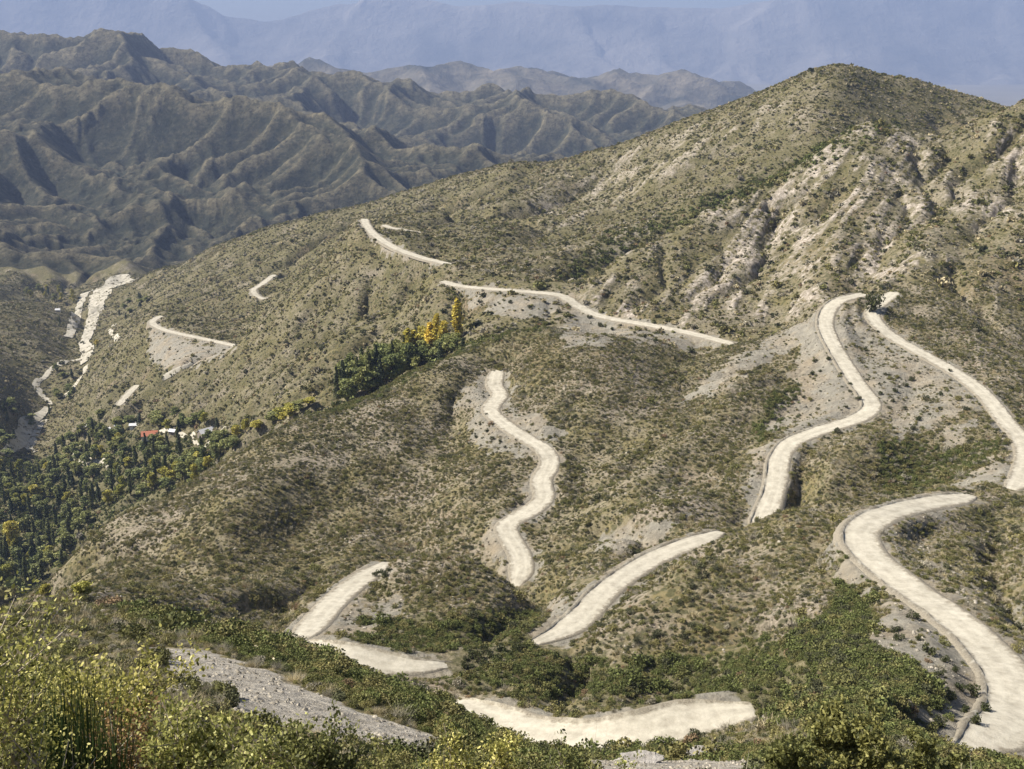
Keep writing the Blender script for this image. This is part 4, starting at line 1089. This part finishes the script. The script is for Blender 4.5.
def broom(px, Y, toppy, wpx, n, mat, label, name='broom_shrub', thick=0.006, part='stalks'):
    b = fg_base(px, Y); _, e = ue(px, toppy); h = max(.5, e*Y-b.z); r = wpx/F*Y/2
    base = RNG.normal(size=(n, 3))*[r*.35, r*.35, 0]; tip = base*1.0+RNG.normal(size=(n, 3))*[r*.6, r*.6, 0]+np.stack([np.zeros(n), np.zeros(n), RNG.uniform(.45, 1, n)*h], 1)
    d = tip-base; w = np.cross(d, rand_unit(n)); w /= np.linalg.norm(w, axis=1, keepdims=True); w *= thick
    mid = (base+tip)/2+base*.3
    V = np.concatenate([np.stack([base-w, base+w, mid+w, mid-w], 1), np.stack([mid-w, mid+w, tip+w*.2, tip-w*.2], 1)])
    root = bpy.data.objects.new(name, None); link(root); root.location = b
    parts(root, [(part, quads_mesh(part, V, 4, [mat]))]); 
    tag(root, label, 'shrub')
fg(118, 6.9, 690, 60, 8, 1300, 0.04, M_BN, 'brownish half dry bush between the tallest yellow green bush and the broom', name='dry_bush')
broom(34, 6.2, 682, 100, 1900, M_BR, 'dark green broom with upright stalks in the lower left corner')
broom(85, 6.6, 712, 80, 1000, M_BR, 'second clump of dark broom, in front of the tallest yellow green bush')
broom(18, 5.2, 735, 60, 60, M_TWIG, 'bare grey dead twigs at the bottom left corner', 'dead_twigs', 0.004, 'twigs')
broom(160, 6.0, 735, 70, 90, M_TWIG, 'straw coloured dry stalks at the bottom edge beneath the yellow bushes', 'grass_tuft', 0.003, 'blades')
broom(600, 9.5, 722, 60, 26, M_TWIG, 'few thin dry stems sticking up at the bottom centre', 'grass_tuft', 0.004, 'blades')
broom(430, 9.5, 735, 60, 40, M_TWIG, 'thin dry stalks beside the end of the gravel bank', 'grass_tuft', 0.004, 'blades')

# fallen pale pole and flat rocks
p0 = hit(246, 646, 60); p1 = hit(277, 664, 60)
T = []; pr = p0
for k in range(1, 7):
    q = p0.lerp(p1, k/6); q.z = float(tz(q.x, q.y))+0.35+0.1*math.sin(k); T += list(tube(pr, q, 0.22, 0.2, 8)); pr = q
me = quads_mesh('fallen_pole', np.array(T)-np.array(p0), 4, [mat_plain('bleached_wood', (0.45, 0.38, 0.26), (0.62, 0.54, 0.38))])
o = link(bpy.data.objects.new('fallen_pole', me)); o.location = p0; tag(o, 'pale bleached pole lying on the shrubby slope above the gravel bank', 'pole')
m = NT('flat_rock', 0.9, 0.1); n_ = m.noise(1.2, 6, 0.7); m.col(m.ramp(n_, [(0.3, (0.22, 0.2, 0.17)), (0.55, (0.38, 0.355, 0.32)), (0.75, (0.5, 0.47, 0.43))])); m.bump(n_, 0.5, 0.9); M_FR = m.m
import bmesh
for (q, s, lb) in [((710,757), 3.4, 'large pale flat rock at the bottom edge right of the centre'), ((585,757), 2.2, 'pale rock ledge at the bottom edge left of the large flat rock'), ((540,752), 1.5, 'small pale rock at the bottom edge, leftmost of the rock ledges'), ((640,762), 1.8, 'low grey rock between the ledge and the large flat rock')]:
    p = hit(*q, 40); bm = bmesh.new(); bmesh.ops.create_icosphere(bm, subdivisions=4, radius=1)
    for v in bm.verts:
        c = v.co; f = 1+0.35*float(noise(np.array(c.x*1.7+s), np.array(c.y*1.7+c.z*2.1), 5))+0.12*float(noise(np.array(c.x*6), np.array(c.y*6+c.z*5+s), 9))
        v.co = Vector((c.x*s*1.3*f, c.y*s*0.8*f, max(-.5, min(.2, c.z*.35*f))*s))
    me = bpy.data.meshes.new('rock'); bm.to_mesh(me); bm.free(); me.materials.append(M_FR)
    o = link(bpy.data.objects.new('rock', me)); o.location = p; tag(o, lb, 'rock')

# ------------------------------------------------------------------ air
hb = box(-25500, 25500, -400, 36500, -1500, 2600)
me = bpy.data.meshes.new('haze'); bm = bmesh.new()
vs = [bm.verts.new(v) for v in [(-25500,-400,-1500),(25500,-400,-1500),(25500,36500,-1500),(-25500,36500,-1500),(-25500,-400,2600),(25500,-400,2600),(25500,36500,2600),(-25500,36500,2600)]]
for f in [(0,3,2,1),(4,5,6,7),(0,1,5,4),(1,2,6,5),(2,3,7,6),(3,0,4,7)]: bm.faces.new([vs[i] for i in f])
bm.to_mesh(me); bm.free()
hm = bpy.data.materials.new('haze'); hm.use_nodes = True; t = hm.node_tree; t.nodes.clear()
ho = t.nodes.new('ShaderNodeOutputMaterial'); pv = t.nodes.new('ShaderNodeVolumePrincipled')
pv.inputs['Color'].default_value = (0.45, 0.58, 0.92, 1); pv.inputs['Density'].default_value = HAZE; pv.inputs['Anisotropy'].default_value = 0.0
t.links.new(pv.outputs[0], ho.inputs['Volume']); me.materials.append(hm)
tag(link(bpy.data.objects.new('haze', me)), kind='stuff', label='blue haze filling the air over the far mountains', cat='haze')

# ------------------------------------------------------------------ light and camera
AZ, EL = math.radians(SUN_AZ), math.radians(SUN_EL)
sd = Vector((math.sin(AZ)*math.cos(EL), math.cos(AZ)*math.cos(EL), math.sin(EL)))
sun = bpy.data.lights.new('sun', 'SUN'); sun.energy = SUN_E; sun.angle = math.radians(0.53); sun.color = (1.0, 0.935, 0.83)
so = link(bpy.data.objects.new('sun', sun)); so.rotation_euler = (-sd).to_track_quat('-Z', 'Y').to_euler()
wd = bpy.data.worlds.new('World'); SC.world = wd; wd.use_nodes = True; nt = wd.node_tree
bg = nt.nodes['Background']; sky = nt.nodes.new('ShaderNodeTexSky'); sky.sky_type = 'NISHITA'; sky.sun_disc = False
sky.sun_elevation = EL; sky.sun_rotation = AZ; sky.altitude = 2500; sky.air_density = 1.0; sky.dust_density = 9.0
nt.links.new(sky.outputs[0], bg.inputs[0]); bg.inputs[1].default_value = SKY_S
cam = bpy.data.cameras.new('camera'); cam.sensor_fit = 'HORIZONTAL'; cam.sensor_width = 36; cam.lens = 36*F/W; cam.clip_start = 0.1; cam.clip_end = 90000
co = link(bpy.data.objects.new('camera', cam)); co.location = (0, 0, 0); co.rotation_euler = (math.pi/2-PITCH, 0, 0); SC.camera = co
SC.view_settings.view_transform = 'Standard'; SC.view_settings.look = 'None'; SC.view_settings.gamma = 1; SC.view_settings.exposure = EXPO
SC.render.resolution_x = W; SC.render.resolution_y = H
